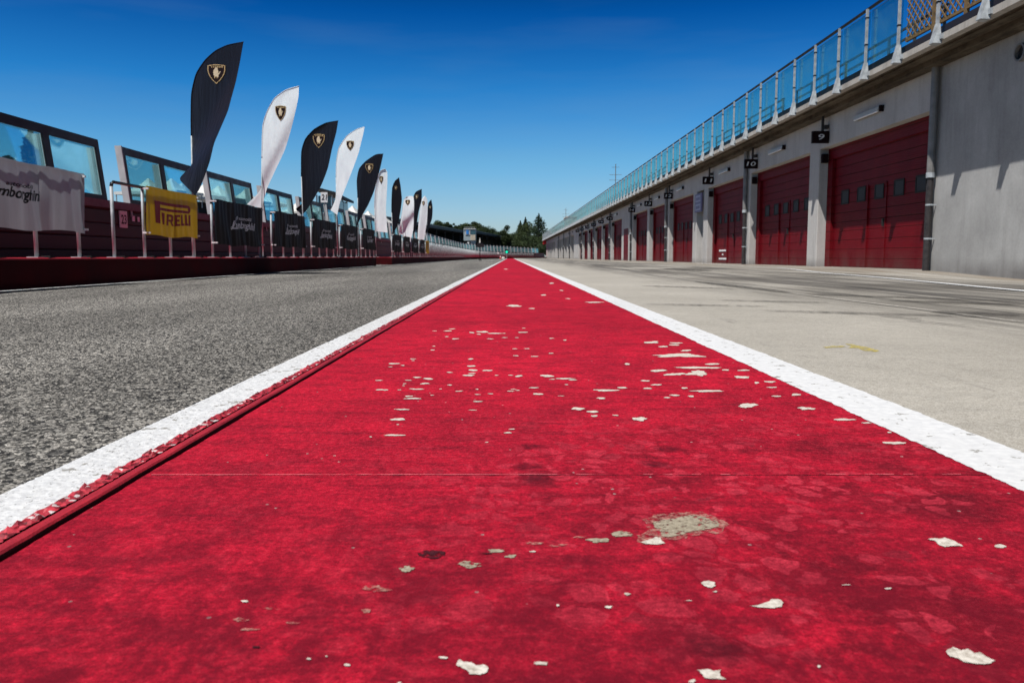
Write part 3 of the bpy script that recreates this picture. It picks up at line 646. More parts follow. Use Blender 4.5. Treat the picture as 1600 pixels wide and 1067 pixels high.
# ================================================================ GARAGE BUILDING (right)
FX = 8.6; XE = 7.70; YN = -8.0; YF = 199.0; ZL = 3.24; ZS = 4.12
gb = empty('garage_building', (FX, 20, 0))
tag(gb, 'long low concrete pit garage building with red sectional doors under an overhanging roof slab', 'building')
doors = [(17.2,23.5),(24.25,30.15),(30.9,36.6),(39.5,45.45),(46.2,51.9),(52.65,58.75),(64.6,71.3),(72,78.1),(78.8,85.1),(85.8,92.1),(92.8,99.2),(99.9,105.2)]
y = 113.0
while y < 150: doors.append((y, y+6.15)); y += 6.9
y = 160.0
while y < 190: doors.append((y, y+5.9)); y += 6.6
solids = []; prev = YN
for a, b in doors: solids.append((prev, a)); prev = b
solids.append((prev, YF))
for a, b in solids:
    if b <= a+.01: continue
    if abs(a-36.6) < .01:
        for c, d in ((36.6, 37.35), (38.75, 39.5)):
            m_ = MB(); m_.box(FX, 9.2, c, d, -.3, ZL, bev=.018); m_.build('pillar', 'facade', gb)
        m_ = MB(); m_.box(8.88, 9.0, 37.35, 38.75, -.3, ZL-.002); m_.build('niche_wall', 'facade', gb); continue
    m_ = MB(); near = (a == YN)
    m_.box(FX, 9.2, a, b, -.3, ZL, bev=.018)
    m_.build('wall_panel' if b-a > 2 else 'pillar', 'concrete_wall' if near else 'facade', gb)
m_ = MB(); m_.box(FX, 9.2, YN, 17.2, ZL, 4.142); m_.build('wall_panel', 'concrete_wall', gb)
m_ = MB(); m_.box(FX, 9.2, 17.2, YF, ZL, 4.142); m_.build('lintel', 'facade', gb)
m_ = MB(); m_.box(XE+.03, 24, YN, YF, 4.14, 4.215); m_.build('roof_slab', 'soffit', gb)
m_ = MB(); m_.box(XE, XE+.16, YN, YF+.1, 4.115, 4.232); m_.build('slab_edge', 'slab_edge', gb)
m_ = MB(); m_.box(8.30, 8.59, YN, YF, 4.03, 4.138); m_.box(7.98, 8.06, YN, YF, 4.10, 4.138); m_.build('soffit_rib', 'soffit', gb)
m_ = MB(); m_.box(XE+.17, XE+.20, YN, YF, 4.2155, 4.45); m_.build('kick_plate', 'dark_frame', gb)
m_ = MB(); m_.box(9.35, 24, YN, YF-.3, -.3, 4.13); m_.build('rear_block', 'concrete_wall', gb)
m_ = MB(); m_.box(XE+.1, FX+.1, YF-.2, YF-.05, 3.2, 4.11); m_.build('end_fascia', 'bright_red', gb)
# gates
def make_door(L, detail=True):
    """sectional door of opening length L, local y 0..L, x measured from the facade plane"""
    r = empty('garage_door')
    m_ = MB(); m_.box(.33, .38, .02, L-.02, .01, ZL-.01); m_.build('leaf_panel', 'door_red', r)
    m_ = MB()
    m_.box(.245, .36, L-.34, L-.004, 0, ZL-.3); m_.build('side_frame', 'door_red', r)
    m_ = MB(); m_.box(.245, .36, .004, .12, 0, ZL-.3); m_.build('side_frame', 'door_red', r)
    m_ = MB(); m_.box(.25, .36, .002, L-.002, ZL-.3, ZL-.003); m_.build('head_frame', 'door_red', r)
    c = L/2
    m_ = MB(); m_.box(.292, .335, c+.58, c+.625, .02, 2.05); m_.box(.31, .335, c-.42, c-.39, .02, 2.05); m_.box(.31, .335, c-.42, c+.6, 2.02, 2.05)
    m_.build('wicket_frame', 'door_red', r)
    st = 1.03 if L > 6 else L/6.1
    for k in range(5):
        y0 = c-.0+(k-2)*st; w = .21*st/1.03; m_ = MB()
        for (a, b2, z0, z1) in ((y0-w-.04, y0+w+.04, 2.0, 2.04), (y0-w-.04, y0+w+.04, 1.66, 1.70), (y0-w-.04, y0-w, 1.70, 2.0), (y0+w, y0+w+.04, 1.70, 2.0)):
            m_.box(.312, .334, a, b2, z0, z1)
        f = m_.build('window', 'rubber_and_gap_shade', r); m_ = MB(); m_.box(.322, .334, y0-w, y0+w, 1.70, 2.0); m_.build('pane', 'pane_grey', f)
    m_ = MB(); m_.box(.28, .335, c-.33, c-.29, 1.0, 1.18); m_.build('handle', 'rubber_and_gap_shade', r)
    return r
simple('pane_grey', (0.035, 0.038, 0.04), 0.7, 0, .2)
for i, (a, b) in enumerate(doors):
    if a > 112.9:
        m_ = MB(); m_.box(9.25, 9.3, a+.002, b-.002, 0, ZL-.002); m_.build('open_bay_shade', 'shadow_box', gb); continue  # dark panel standing in for the shaded inside of the bay
    d = make_door(b-a); d.parent = gb; d.location = Vector((FX, a, 0))-gb.location
    if i == 2:
        m_ = MB(); c = (b-a)
        for (yy0, yy1, z0, z1) in ((c-2.2, c-.9, .16, .23), (c-1.6, c-1.4, .34, .40), (c-2.0, c-.9, .50, .57)): m_.box(.316, .331, yy0, yy1, z0, z1)
        s_ = m_.build('paper_strip', 'sign_white', None); s_.parent = d
# small side door in the wide wall panel
m_ = MB(); m_.box(8.585, 8.598, 61.0, 63.3, 0, 2.35); sd_ = m_.build('side_door', 'door_red', gb)
m_ = MB(); m_.box(8.55, 8.584, 61.3, 61.36, 1.0, 1.15); m_.build('handle', 'rubber_and_gap_shade', sd_)
m_ = MB()
for k in range(24):
    t = 2*math.pi*k/24; t2 = 2*math.pi*(k+1)/24
    for (ra, rb, xa, xb) in ((.15, .15, 8.53, 8.6), (.15, .12, 8.53, 8.53), (.12, .12, 8.53, 8.60)):
        m_.face([(xa, 14.35+ra*math.cos(t), 3.68+ra*math.sin(t)), (xa, 14.35+ra*math.cos(t2), 3.68+ra*math.sin(t2)), (xb, 14.35+rb*math.cos(t2), 3.68+rb*math.sin(t2)), (xb, 14.35+rb*math.cos(t), 3.68+rb*math.sin(t))], 'gutter_grey')
m_.face([(8.597, 14.35+.12*math.cos(2*math.pi*k/24), 3.68+.12*math.sin(2*math.pi*k/24)) for k in range(24)], 'rubber_and_gap_shade')
m_.build('round_vent', None, gb)
for y in (17.05, 30.45, 45.8, 59.1, 71.65, 85.4, 99.5, 119.5, 133, 147):
    m_ = MB(); m_.tube([(8.50, y, 1.92), (8.50, y, 4.10)], .078, 'gutter_grey', 12); m_.tube([(8.50, y, 1.86), (8.50, y, 1.96)], .088, 'galvanised', 12)
    m_.tube([(8.50, y, -.12), (8.50, y, 1.88)], .062, 'cast_iron', 12)
    for z in (1.3, .62): m_.tube([(8.50, y, z), (8.50, y, z+.035)], .07, 'galvanised', 12); m_.box(8.50, 8.60, y-.09, y-.07, z, z+.03, 'galvanised')
    if y < 20: m_.tube([(8.53, y+.16, -.12), (8.53, y+.16, 1.75)], .03, 'cast_iron', 8)
    m_.build('drainpipe', None, gb)
for a, b in doors[:12]:
    m_ = MB(); m_.box(8.64, 8.80, b-.12, b-.006, 2.86, 3.1); m_.build('junction_box', 'sign_black', gb)
# number signs and lamps
nums = ['9', '10', '11', '12', '13', '14', '15', '16', '17', '18', '19', '20']
for i, (a, b) in enumerate(doors[:12]):
    y = b-(.7 if i == 0 else .85 if i == 1 else 1.0)
    t = tag(empty('number_sign', (8.37, y, 3.32)), 'black box sign reading %s hung beside the pillar under the roof slab' % nums[i], 'sign', 'black garage number signs')
    m_ = MB(); m_.box(8.14, 8.59, y, y+.12, 3.32, 3.635, bev=.01); m_.build('box', 'sign_black', t)
    m_ = MB(); w = .17 if len(nums[i]) == 1 else .30
    put_text(m_, nums[i], (8.35-w/2, y-.004, 3.40), (1, 0, 0), (0, 0, 1), w, .15, 'sign_white', .25, .012); m_.build('numeral', None, t)
    m_ = MB(); m_.bar((8.42, y+.06, 3.63), (8.42, y+.06, 4.03), .06, .06, 'cast_iron'); m_.box(8.47, 8.58, y+.02, y+.20, 3.70, 3.80, 'cast_iron'); m_.build('bracket', None, t)
for i, (a, b) in enumerate(doors[:14]):
    c = (a+b)/2
    t = tag(empty('strip_light', (8.55, c, 3.66)), 'white strip light above the %s garage door counting from the near wall' % ordinal(i+1), 'lamp', 'strip lights above the garage doors')
    m_ = MB(); m_.prism([(8.50, c-.70), (8.598, c-.74), (8.598, c+.74), (8.50, c+.70)], 3.64, 3.72); m_.build('housing', 'lamp_white', t)
    m_ = MB(); m_.tube([(8.515, c-.66, 3.625), (8.515, c+.66, 3.625)], .022, 'sign_white', 8)
    m_.build('tube', None, t)
    m_ = MB(); m_.box(8.50, 8.598, c-.80, c-.745, 3.60, 3.74); m_.build('end_cap', 'sign_black', t)
t = tag(empty('notice_board', (8.6, 38.05, 2.2)), 'purple notice board with two pale panels between the paired pillars', 'sign')
m_ = MB(); m_.box(8.50, 8.56, 37.38, 38.72, 2.28, 3.1); m_.build('board', 'purple_panel', t)
for z in (2.36, 2.74):
    m_ = MB(); m_.box(8.492, 8.4985, 37.55, 38.55, z, z+.28); m_.build('print', 'pale_print', t)
    m_ = MB(); m_.box(8.486, 8.4905, 37.68, 38.42, z+.07, z+.20); m_.build('panel', 'purple_panel', t)

# glass balustrade along the roof edge
gr = tag(empty('glass_balustrade', (XE, 20, 4.2)), 'blue glass balustrade with grey posts along the edge of the garage roof', 'railing')
m_ = MB(); m_.tube([(7.70, 0, 5.555), (7.70, 60, 5.555), (7.70, YF, 5.555)], .034, None, 10); m_.build('handrail', 'black_tube', gr)
def post_mb(mm, y, far=False):
    x = 7.655
    mm.bar((x, y, 4.36), (x, y, 5.54), .045, .055, 'galvanised')
    V = [(7.70, y-.10, 4.06), (7.70, y+.10, 4.06), (7.55, y+.075, 4.07), (7.55, y-.075, 4.07), (7.695, y-.028, 4.42), (7.695, y+.028, 4.42), (7.625, y+.028, 4.42), (7.625, y-.028, 4.42)]
    mm.faces(V, [(0, 1, 2, 3), (4, 7, 6, 5), (0, 4, 5, 1), (1, 5, 6, 2), (2, 6, 7, 3), (3, 7, 4, 0)], 'galvanised')
    mm.box(7.66, 7.73, y-.15, y-.085, 4.13, 4.22, 'galvanised')
    if not far:
        mm.box(7.625, 7.69, y-.03, y+.03, 5.34, 5.37, 'black_tube'); mm.box(7.625, 7.69, y-.03, y+.03, 4.78, 4.81, 'black_tube')
ys_ = [16.9+1.52*k for k in range(-7, 200) if 16.9+1.52*k < YF]
for y in ys_[:98]:
    mm = MB(); post_mb(mm, y); mm.build('post', None, gr)
mm = MB()
for y in ys_[98:]: post_mb(mm, y, True)
tag(mm.build('far_posts', None, gr), kind='stuff')
for y in [q4 for q4 in ys_[:98] if q4 > 16.8]:
    mm = MB(); mm.box(7.738, 7.750, y+.035, y+1.485, 4.40, 5.50); mm.build('pane', 'rail_glass', gr)
mm = MB()
for y in ys_[98:-1]: mm.box(7.738, 7.750, y+.035, y+1.485, 4.40, 5.50)
tag(mm.build('far_panes', 'rail_glass', gr), kind='stuff')
simple('teal_rail', (0.06, 0.09, 0.11), 0.5, .2)
def inner_rail():
    t = empty('roof_handrail'); L = 8.9
    mm = MB()
    for z in (5.29, 5.06): mm.bar((0, 0, z), (0, L, z), .045, .045)
    mm.build('rail', 'teal_rail', t)
    for k in range(8):
        mm = MB(); mm.bar((0, .1+k*1.24, 4.216), (0, .1+k*1.24, 5.27), .05, .05); mm.build('post', 'teal_rail', t)
    return t
t0 = inner_rail()
for k in range(7):
    t = t0 if k == 0 else copy_tree(t0)
    t.location = (8.75, 17.2+9.95*k, 0)
    tag(t, 'dark handrail segment behind the roof glass, %s from the wooden lattice' % ordinal(k+1), 'handrail', 'handrail segments on the garage roof')
for k in range(5):
    ya = 18.0-1.18*(k+1); t = tag(empty('lattice_panel', (8.3, ya, 4.72)), 'wooden lattice screen panel on the roof behind the glass, %s from the left' % ordinal(k+1), 'lattice', 'wooden lattice panels on the roof')
    mm = MB(); mm.box(8.27, 8.34, ya-.04, ya+.04, 4.216, 6.7); mm.build('post', 'wood', t)
    mm = MB(); mm.box(8.28, 8.33, ya+.04, ya+1.14, 4.74, 4.79); mm.box(8.28, 8.33, ya+.04, ya+1.14, 6.6, 6.65); mm.build('frame', 'wood', t)
    mm = MB(); z0, z1, a0, a1 = 4.79, 6.6, ya+.04, ya+1.14
    for sgn, x in ((1, 8.295), (-1, 8.312)):
        c = -2.0
        while c < 3.2:
            # line z = z0 + sgn*(y-a0) + c
            P = []
            for yy_ in (a0, a1):
                P.append((yy_, z0+(yy_-a0)*sgn+c+(0 if sgn > 0 else 1.1)))
            (ya_, za_), (yb_, zb_) = P
            def clip(t_): return (ya_+(yb_-ya_)*t_, za_+(zb_-za_)*t_)
            ts = sorted([(z0-za_)/(zb_-za_), (z1-za_)/(zb_-za_)]); ta, tb = max(0, ts[0]), min(1, ts[1])
            if tb-ta > .03:
                p, q2 = clip(ta), clip(tb); mm.bar((x, p[0], p[1]), (x, q2[0], q2[1]), .014, .032)
            c += .19
    mm.build('lattice', 'wood', t)
t = tag(empty('roof_cabin', (10.9, 153, 4.2)), 'small white plant cabin on the far end of the garage roof', 'cabin')
mm = MB(); mm.box(10.1, 11.9, 150, 157, 4.2, 7.3); mm.build('cabin_wall', 'white_box', t); mm = MB(); mm.box(10.0, 12.0, 149.9, 157.1, 7.3, 7.5); mm.build('cabin_roof', 'white_box', t)
for (x, y, z, lab) in ((10.0, 80, 9.0, 'thin antenna mast with crossbars rising above the middle of the garage roof'), (9.95, 150, 8.9, 'short antenna mast beside the white cabin on the garage roof')):
    t = tag(empty('antenna_mast', (x, y, 4.2)), lab, 'antenna', 'antenna masts on the roof')
    mm = MB(); mm.tube([(x, y, 4.216), (x, y, z)], .035, None, 6); mm.build('mast', 'gutter_grey', t)
    mm = MB()
    for q3, w in ((.3, .35), (1.0, .6), (1.5, .6), (2.1, .4)): mm.bar((x-w, y, z-q3), (x+w, y, z-q3), .03, .03)
    mm.build('crossbar', 'gutter_grey', t)

# ================================================================ PIT WALL (left)
PX = -6.3; KX = -4.12; KZ = 0.2625
def ribbon(mb, ya, yb, prof, mat, close=True, step=4.0):
    """sweep a closed profile of (x offset, z) along the line of the pit wall"""
    ys = [ya]
    while ys[-1] < yb-1e-6:
        ys.append(min(yb, ys[-1]+(step if ys[-1] > 90 else 60)))
    n = len(prof); V = []
    for y in ys: V += [(x+curve(y), y, z) for x, z in prof]
    Fc = [(j*n+i, j*n+(i+1) % n, (j+1)*n+(i+1) % n, (j+1)*n+i) for j in range(len(ys)-1) for i in range(n)]
    Fc += [tuple(range(n)), tuple(range((len(ys)-1)*n, len(ys)*n))[::-1]]
    mb.faces(V, Fc, mat)
for (a, b, lab) in ((1.0, 25.75, 'low dark red kerb platform carrying the banner railings, nearer run'), (29.1, 203, 'low dark red kerb platform beyond the gap, running to the far bend')):
    t = tag(empty('kerb_platform', (KX, a, 0)), lab, 'platform')
    mm = MB(); ribbon(mm, a, b, [(KX, 0), (KX, KZ-.018), (PX+.2, KZ-.018), (PX+.2, 0)], None); mm.build('kerb', 'kerb_face_shade', t)
    mm = MB(); ribbon(mm, a, b, [(KX+.004, KZ-.017), (KX+.004, KZ-.006), (KX-.006, KZ), (PX+.2, KZ), (PX+.2, KZ-.017)], None); mm.build('kerb_top', 'kerb_top_lit', t)
t = tag(empty('pit_wall', (PX, 3, 0)), 'dark red slatted pit wall with a grey coping under the glass screens', 'wall')
mm = MB(); ribbon(mm, 2, 204, [(PX, 0), (PX, 1.03), (PX-.3, 1.03), (PX-.3, 0)], None); mm.build('wall', 'pit_wall_red', t)
mm = MB(); ribbon(mm, 2, 204, [(PX+.03, 1.032), (PX+.03, 1.15), (PX-.33, 1.15), (PX-.33, 1.032)], None);
simple('coping_grey', (0.16, 0.13, 0.15), .7, 0, .25)
mm.build('coping', 'coping_grey', t)

def make_screen():
    t = empty('glass_screen'); L = 3.05; Z0, Z1 = 0.0, .93; TI = .11
    def X(z): return -TI*z/Z1
    def slab(mm, y0, y1, z0, z1, xa, xb, m=None):
        V = [(X(z)+x, y, z) for z in (z0, z1) for (x, y) in ((xa, y0), (xb, y0), (xb, y1), (xa, y1))]
        mm.faces(V, [(0, 3, 2, 1), (4, 5, 6, 7), (0, 1, 5, 4), (1, 2, 6, 5), (2, 3, 7, 6), (3, 0, 4, 7)], m)
    mm = MB()
    slab(mm, 0, L, 0, .07, -.03, 0); slab(mm, 0, L, .80, Z1, -.03, 0)
    for a, b in ((0, .09), (1.47, 1.63), (L-.1, L)): slab(mm, a, b, .07, .80, -.03, 0)
    mm.build('frame', 'dark_frame', t)
    mm = MB()
    for a, b in ((1.50, 1.60), (L-.08, L-.002)):
        mm = MB(); slab(mm, a, b, .0, .80, -.16, -.031); mm.build('mullion', 'white_metal', t)
    mm = MB(); slab(mm, -.03, -.002, -.22, Z1+.01, -.105, .002); mm.build('end_panel', 'white_metal', t)
    for a, b in ((.09, 1.47), (1.63, L-.1)):
        mm = MB(); slab(mm, a, b, .07, .80, -.045, -.033); mm.build('pane', 'screen_glass', t)
    return t
scr = make_screen(); y = 10.15; i = 0
while y < 198:
    t = scr if i == 0 else copy_tree(scr)
    sl = (curve(y+3.1)-curve(y))/3.1
    t.location = (PX+curve(y), y, 1.151); t.rotation_euler = (0, 0, -math.atan(sl))
    if y > 110: t.scale = (1, 1, 1.0+min(.30, (y-110)*.006))
    tag(t, '%s glass screen on the pit wall counting from the left edge' % ordinal(i+1) if i else 'nearest two-pane glass screen on the pit wall, cut by the left edge', 'glass screen', 'glass screens along the pit wall')
    y += 3.85; i += 1

def make_rail():
    t = empty('barrier_rail'); r = .018; H = .795
    mm = MB(); c = .05
    mm.tube([(0, 0, H-c), (0, c*.3, H-c*.3), (0, c, H), (0, 1.1, H), (0, 2.22-c, H), (0, 2.22-c*.3, H-c*.3), (0, 2.22, H-c)], r, None, 8); mm.build('top_rail', 'black_tube', t, True)  # rail coloured black to stand for its shaded underside
    for k in range(4):
        yy_ = .74*k; mm = MB(); mm.tube([(0, yy_, 0), (0, yy_, H-(c if k in (0, 3) else r))], r, None, 8); mm.build('post', 'galvanised', t, True)
        mm = MB(); mm.box(-.05, .05, yy_-.07, yy_+.07, 0, .010); mm.build('base_plate', 'galvanised', t)
        mm = MB(); mm.box(-.01, .07, yy_+.09, yy_+.17, 0, .018); mm.build('rubber_pad', 'rubber_and_gap_shade', t)
    return t
rail0 = make_rail(); RX = -4.2
starts = [5.95+2.94*i for i in range(7)]+[29.7+2.94*j for j in range(52)]
for i, y in enumerate(starts):
    t = rail0 if i == 0 else copy_tree(rail0)
    if y > 75:
        for ch in list(t.children):
            if ch.name.startswith(('base_plate', 'rubber_pad')): bpy.data.objects.remove(ch)
    t.location = (RX+curve(y), y, KZ); t.rotation_euler = (0, 0, -math.atan((curve(y+2.2)-curve(y))/2.2))
    if i < 7: lab = '%s tubular barrier on the near kerb platform, behind the %s banner' % (ordinal(i+1), ['white', 'yellow', 'first black', 'second black', 'third black', 'fourth black', 'fifth black'][i])
    else: lab = '%s grey tubular barrier after the gap in the kerb platform' % ordinal(i-6)
    tag(t, lab, 'barrier', 'tubular barriers on the kerb platform')

# banners
def banner(i, ya, yb, z0, z1, mat, label, text=None, logo=None, seed=0):
    rn = random.Random(seed); ph = [rn.random()*6 for _ in range(4)]
    def dx(y, z):
        u = (y-ya)/(yb-ya); v = (z-z0)/(z1-z0)
        d = .008*math.sin(38*y+ph[0]+2.0*v)+.014*math.sin(9*y+ph[1]+3*v)+.010*math.sin(21*y+ph[2])*(1-v)
        if mat == 'banner_white': d += -.05*math.exp(-((y-7.52)/.05)**2)*(.35+.65*(1-abs(2*v-1)))
        return d*(.35+.65*(1-v*.5))*(.3 if mat == 'banner_yellow' else 1)
    X0 = RX+.05
    def S(y, z, off=0.0): return (X0+dx(y, z)+off, y+.012*math.sin(7*z+ph[3]), z+.012*math.sin(6*y+ph[1])*(1 if z < (z0+z1)/2 else .3))
    t = tag(empty('banner', (X0, ya, z0)), label, 'banner', 'banners tied to the barriers')
    ny, nz = 90, 16; mm = MB(); V = [S(ya+(yb-ya)*a/ny, z0+(z1-z0)*c/nz) for a in range(ny+1) for c in range(nz+1)]
    mm.faces(V, [(a*(nz+1)+c, (a+1)*(nz+1)+c, (a+1)*(nz+1)+c+1, a*(nz+1)+c+1) for a in range(ny) for c in range(nz)])
    mm.build('cloth', mat, t, True)
    mm = MB()
    for yy_ in (ya+.02, yb-.02):
        for z in (z0+.03, z1-.03): mm = MB(); mm.box(X0-.055, X0+.03, yy_-.012, yy_+.012, z-.01, z+.01); mm.build('cable_tie', 'sign_white', t)
    fn = lambda p: S(p.y, p.z, .006)
    if text:
        mm = MB(); y0, w, zb, mt = text
        put_text(mm, 'Lamborghini', (0, y0, zb), (0, 1, 0), (0, 0, 1), w, w*(.16 if mt == 'ink' else .15), mt, .38, .030, fn)
        put_text(mm, 'automobili', (0, y0+w*.30, zb+w*.165), (0, 1, 0), (0, 0, 1), w*.56, w*.052, mt, .3, .02, fn)
        # long swash of the first letter
        sw = [(w*.02, .03), (-w*.06, .035), (-w*.04, .06), (w*.05, .06), (w*.10, .12), (w*.15, .19), (w*.20, .215), (w*.21, .19), (w*.17, .165)]
        for a, b in zip(sw, sw[1:]):
            pa, pb = Vector(S(y0+a[0], zb+a[1]*w, .007)), Vector(S(y0+b[0], zb+b[1]*w, .007)); mm.bar(pa, pb, .004, .011, mt)
        mm.build('lettering', None, t)
    if logo:
        mm = MB(); y0, zb, w, h = logo
        def P(pts): # in units of 10 x 4
            mm.faces([fn(Vector((0, y0+a/10*w, zb+b/4*h))) for a, b in pts], [tuple(range(len(pts)))], 'banner_ink')
        def seg(x0_, x1_, a, b):
            n_ = max(1, int((x1_-x0_)/.5))
            for k in range(n_): P([(x0_+(x1_-x0_)*k/n_, a), (x0_+(x1_-x0_)*(k+1)/n_, a), (x0_+(x1_-x0_)*(k+1)/n_, b), (x0_+(x1_-x0_)*k/n_, b)])
        P([(.15, 0), (1.25, 0), (1.35, 4), (-.1, 4)])
        seg(1.35, 9.3, 3.45, 4.0); seg(1.3, 9.3, 2.45, 2.95)
        P([(9.3, 3.45), (9.3, 4.0), (9.6, 3.95), (9.85, 3.7), (9.95, 3.3), (9.4, 3.3)]); P([(9.4, 3.3), (9.95, 3.3), (9.9, 2.9), (9.65, 2.58), (9.3, 2.45), (9.3, 2.95)])
        P([(9.3, 3.45), (9.4, 3.3), (9.3, 2.95), (9.2, 3.2)])
        P([(1.7, 2.1), (2.6, 2.1), (2.45, 0), (2.0, 0)])                                  # I
        P([(3.0, 0), (3.55, 0), (3.75, 2.1), (3.2, 2.1)]); seg(3.75, 4.6, 1.65, 2.1); seg(3.65, 4.6, .75, 1.15)
        P([(4.2, 1.15), (4.6, 1.15), (4.6, 1.65), (4.3, 1.65)]); P([(4.6, .75), (4.95, 1.0), (5.0, 1.8), (4.6, 2.1)]); P([(4.0, .75), (4.55, .75), (5.15, 0), (4.5, 0)])
        seg(5.3, 5.85, 0, 2.1); seg(5.85, 6.75, 0, .42); seg(5.85, 6.6, .84, 1.26); seg(5.85, 6.75, 1.68, 2.1)
        seg(6.95, 7.5, 0, 2.1); seg(7.5, 8.1, 0, .42)
        seg(8.25, 8.8, 0, 2.1); seg(8.8, 9.25, 0, .42)
        seg(9.4, 9.95, 0, 2.1)
        mm.build('lettering', None, t)
    return t
banner(0, 4.4, 8.22, .505, 1.075, 'banner_white', 'white banner with black script lettering at the left edge', (6.70, .74, .735, 'ink'), seed=1)
banner(1, 9.60, 11.16, .515, 1.075, 'banner_yellow', 'yellow banner with a dark red tyre maker wordmark', None, (9.82, .655, 1.1, .265), seed=2)
simple('script_white', (0.80, 0.79, 0.85), .6, 0, .05)
for k in range(5):
    y = starts[2+k]
    banner(0, y-.03, y+2.24, .44+.01*k, 1.08, 'banner_black', '%s black banner with white script lettering, right of the yellow banner' % ordinal(k+1), (y+.72, 1.02, .66, 'script_white'), seed=5+k)
for k in range(4):
    y = starts[7+k]
    banner(0, y-.03, y+2.24, .44, 1.08, 'banner_black', '%s small black banner beyond the gap in the kerb platform' % ordinal(k+1), (y+.62, 1.02, .66, 'script_white'), seed=15+k)
y = starts[11]; banner(0, y-.03, y+1.5, .44, 1.08, 'banner_yellow', 'small distant yellow banner after the last black banner', None, (y+.2, .62, 1.1, .27), seed=22)

# numbered boards
t = tag(empty('number_board', (PX+.01, 13.5, .75)), 'small white board reading 23 on the dark red pit wall', 'sign')
mm = MB(); mm.box(PX+.004, PX+.02, 13.54, 13.80, .74, 1.01); mm.build('board', 'sign_white', t)
mm = MB(); put_text(mm, '23', (PX+.024, 13.575, .80), (0, 1, 0), (0, 0, 1), .19, .15, 'ink', 0, .02); mm.build('numeral', None, t)
mm = MB(); mm.box(PX+.004, PX+.014, 14.0, 14.09, .86, .95); mm.box(PX+.004, PX+.014, 14.2, 14.27, .86, .94); mm.build('sticker', 'script_white', t)
t = tag(empty('number_board', (-6.28, 28.5, 1.15)), 'white board reading 21 on a grey post above the pit wall', 'sign')
mm = MB(); mm.box(-6.40, -6.17, 28.48, 28.50, 2.10, 2.44); mm.build('board', 'sign_white', t)
mm = MB(); put_text(mm, '21', (-6.375, 28.475, 2.18), (1, 0, 0), (0, 0, 1), .17, .19, 'ink', .1, .02); mm.build('numeral', None, t)
mm = MB(); mm.tube([(-6.285, 28.53, 1.15), (-6.285, 28.53, 2.40)], .018, None, 8); mm.build('post', 'galvanised', t)

# ================================================================ FLAGS
def resample(P, n):
    P = [Vector(p) for p in P]; L = [0]
    for a, b in zip(P, P[1:]): L.append(L[-1]+(b-a).length)
    out = []; j = 0
    for i in range(n):
        s = L[-1]*i/(n-1)
        while j < len(P)-2 and L[j+1] < s: j += 1
        f = (s-L[j])/max(1e-9, L[j+1]-L[j]); f = max(0, min(1, f))
        # Catmull-Rom for a smooth outline
        p0 = P[max(j-1, 0)]; p1 = P[j]; p2 = P[j+1]; p3 = P[min(j+2, len(P)-1)]
        c = .5*((2*p1)+(p2-p0)*f+(2*p0-5*p1+4*p2-p3)*f*f+(3*p1-p0-3*p2+p3)*f**3)
        out.append(c*.6+(p1+(p2-p1)*f)*.4)
    return out
def shield_cell(u, v):
    """u, v in -1..1; 0 nothing, 1 gold rim, 2 black field, 3 pale bull"""
    top = .90-.10*u*u
    if v > top: return 0
    w = .95 if v > .45 else .95*max(0, 1-((.45-v)/1.45)**2.0)
    if abs(u) > w: return 0
    if abs(u) > w-.085 or v > top-.075: return 1
    if .60 < v < .72 and int((u+1)*9) % 2 == 0 and abs(u) < .7: return 1
    if (u+.05)**2/.085+(v-.10)**2/.16 < 1 or (u+.02)**2/.03+(v-.45)**2/.02 < 1: return 3
    if abs(u-.28-.12*math.sin(v*7)) < .05 and -.35 < v < .25: return 3
    if (abs(u+.18) < .05 or abs(u-.10) < .05) and -.45 < v < -.1: return 1
    return 2
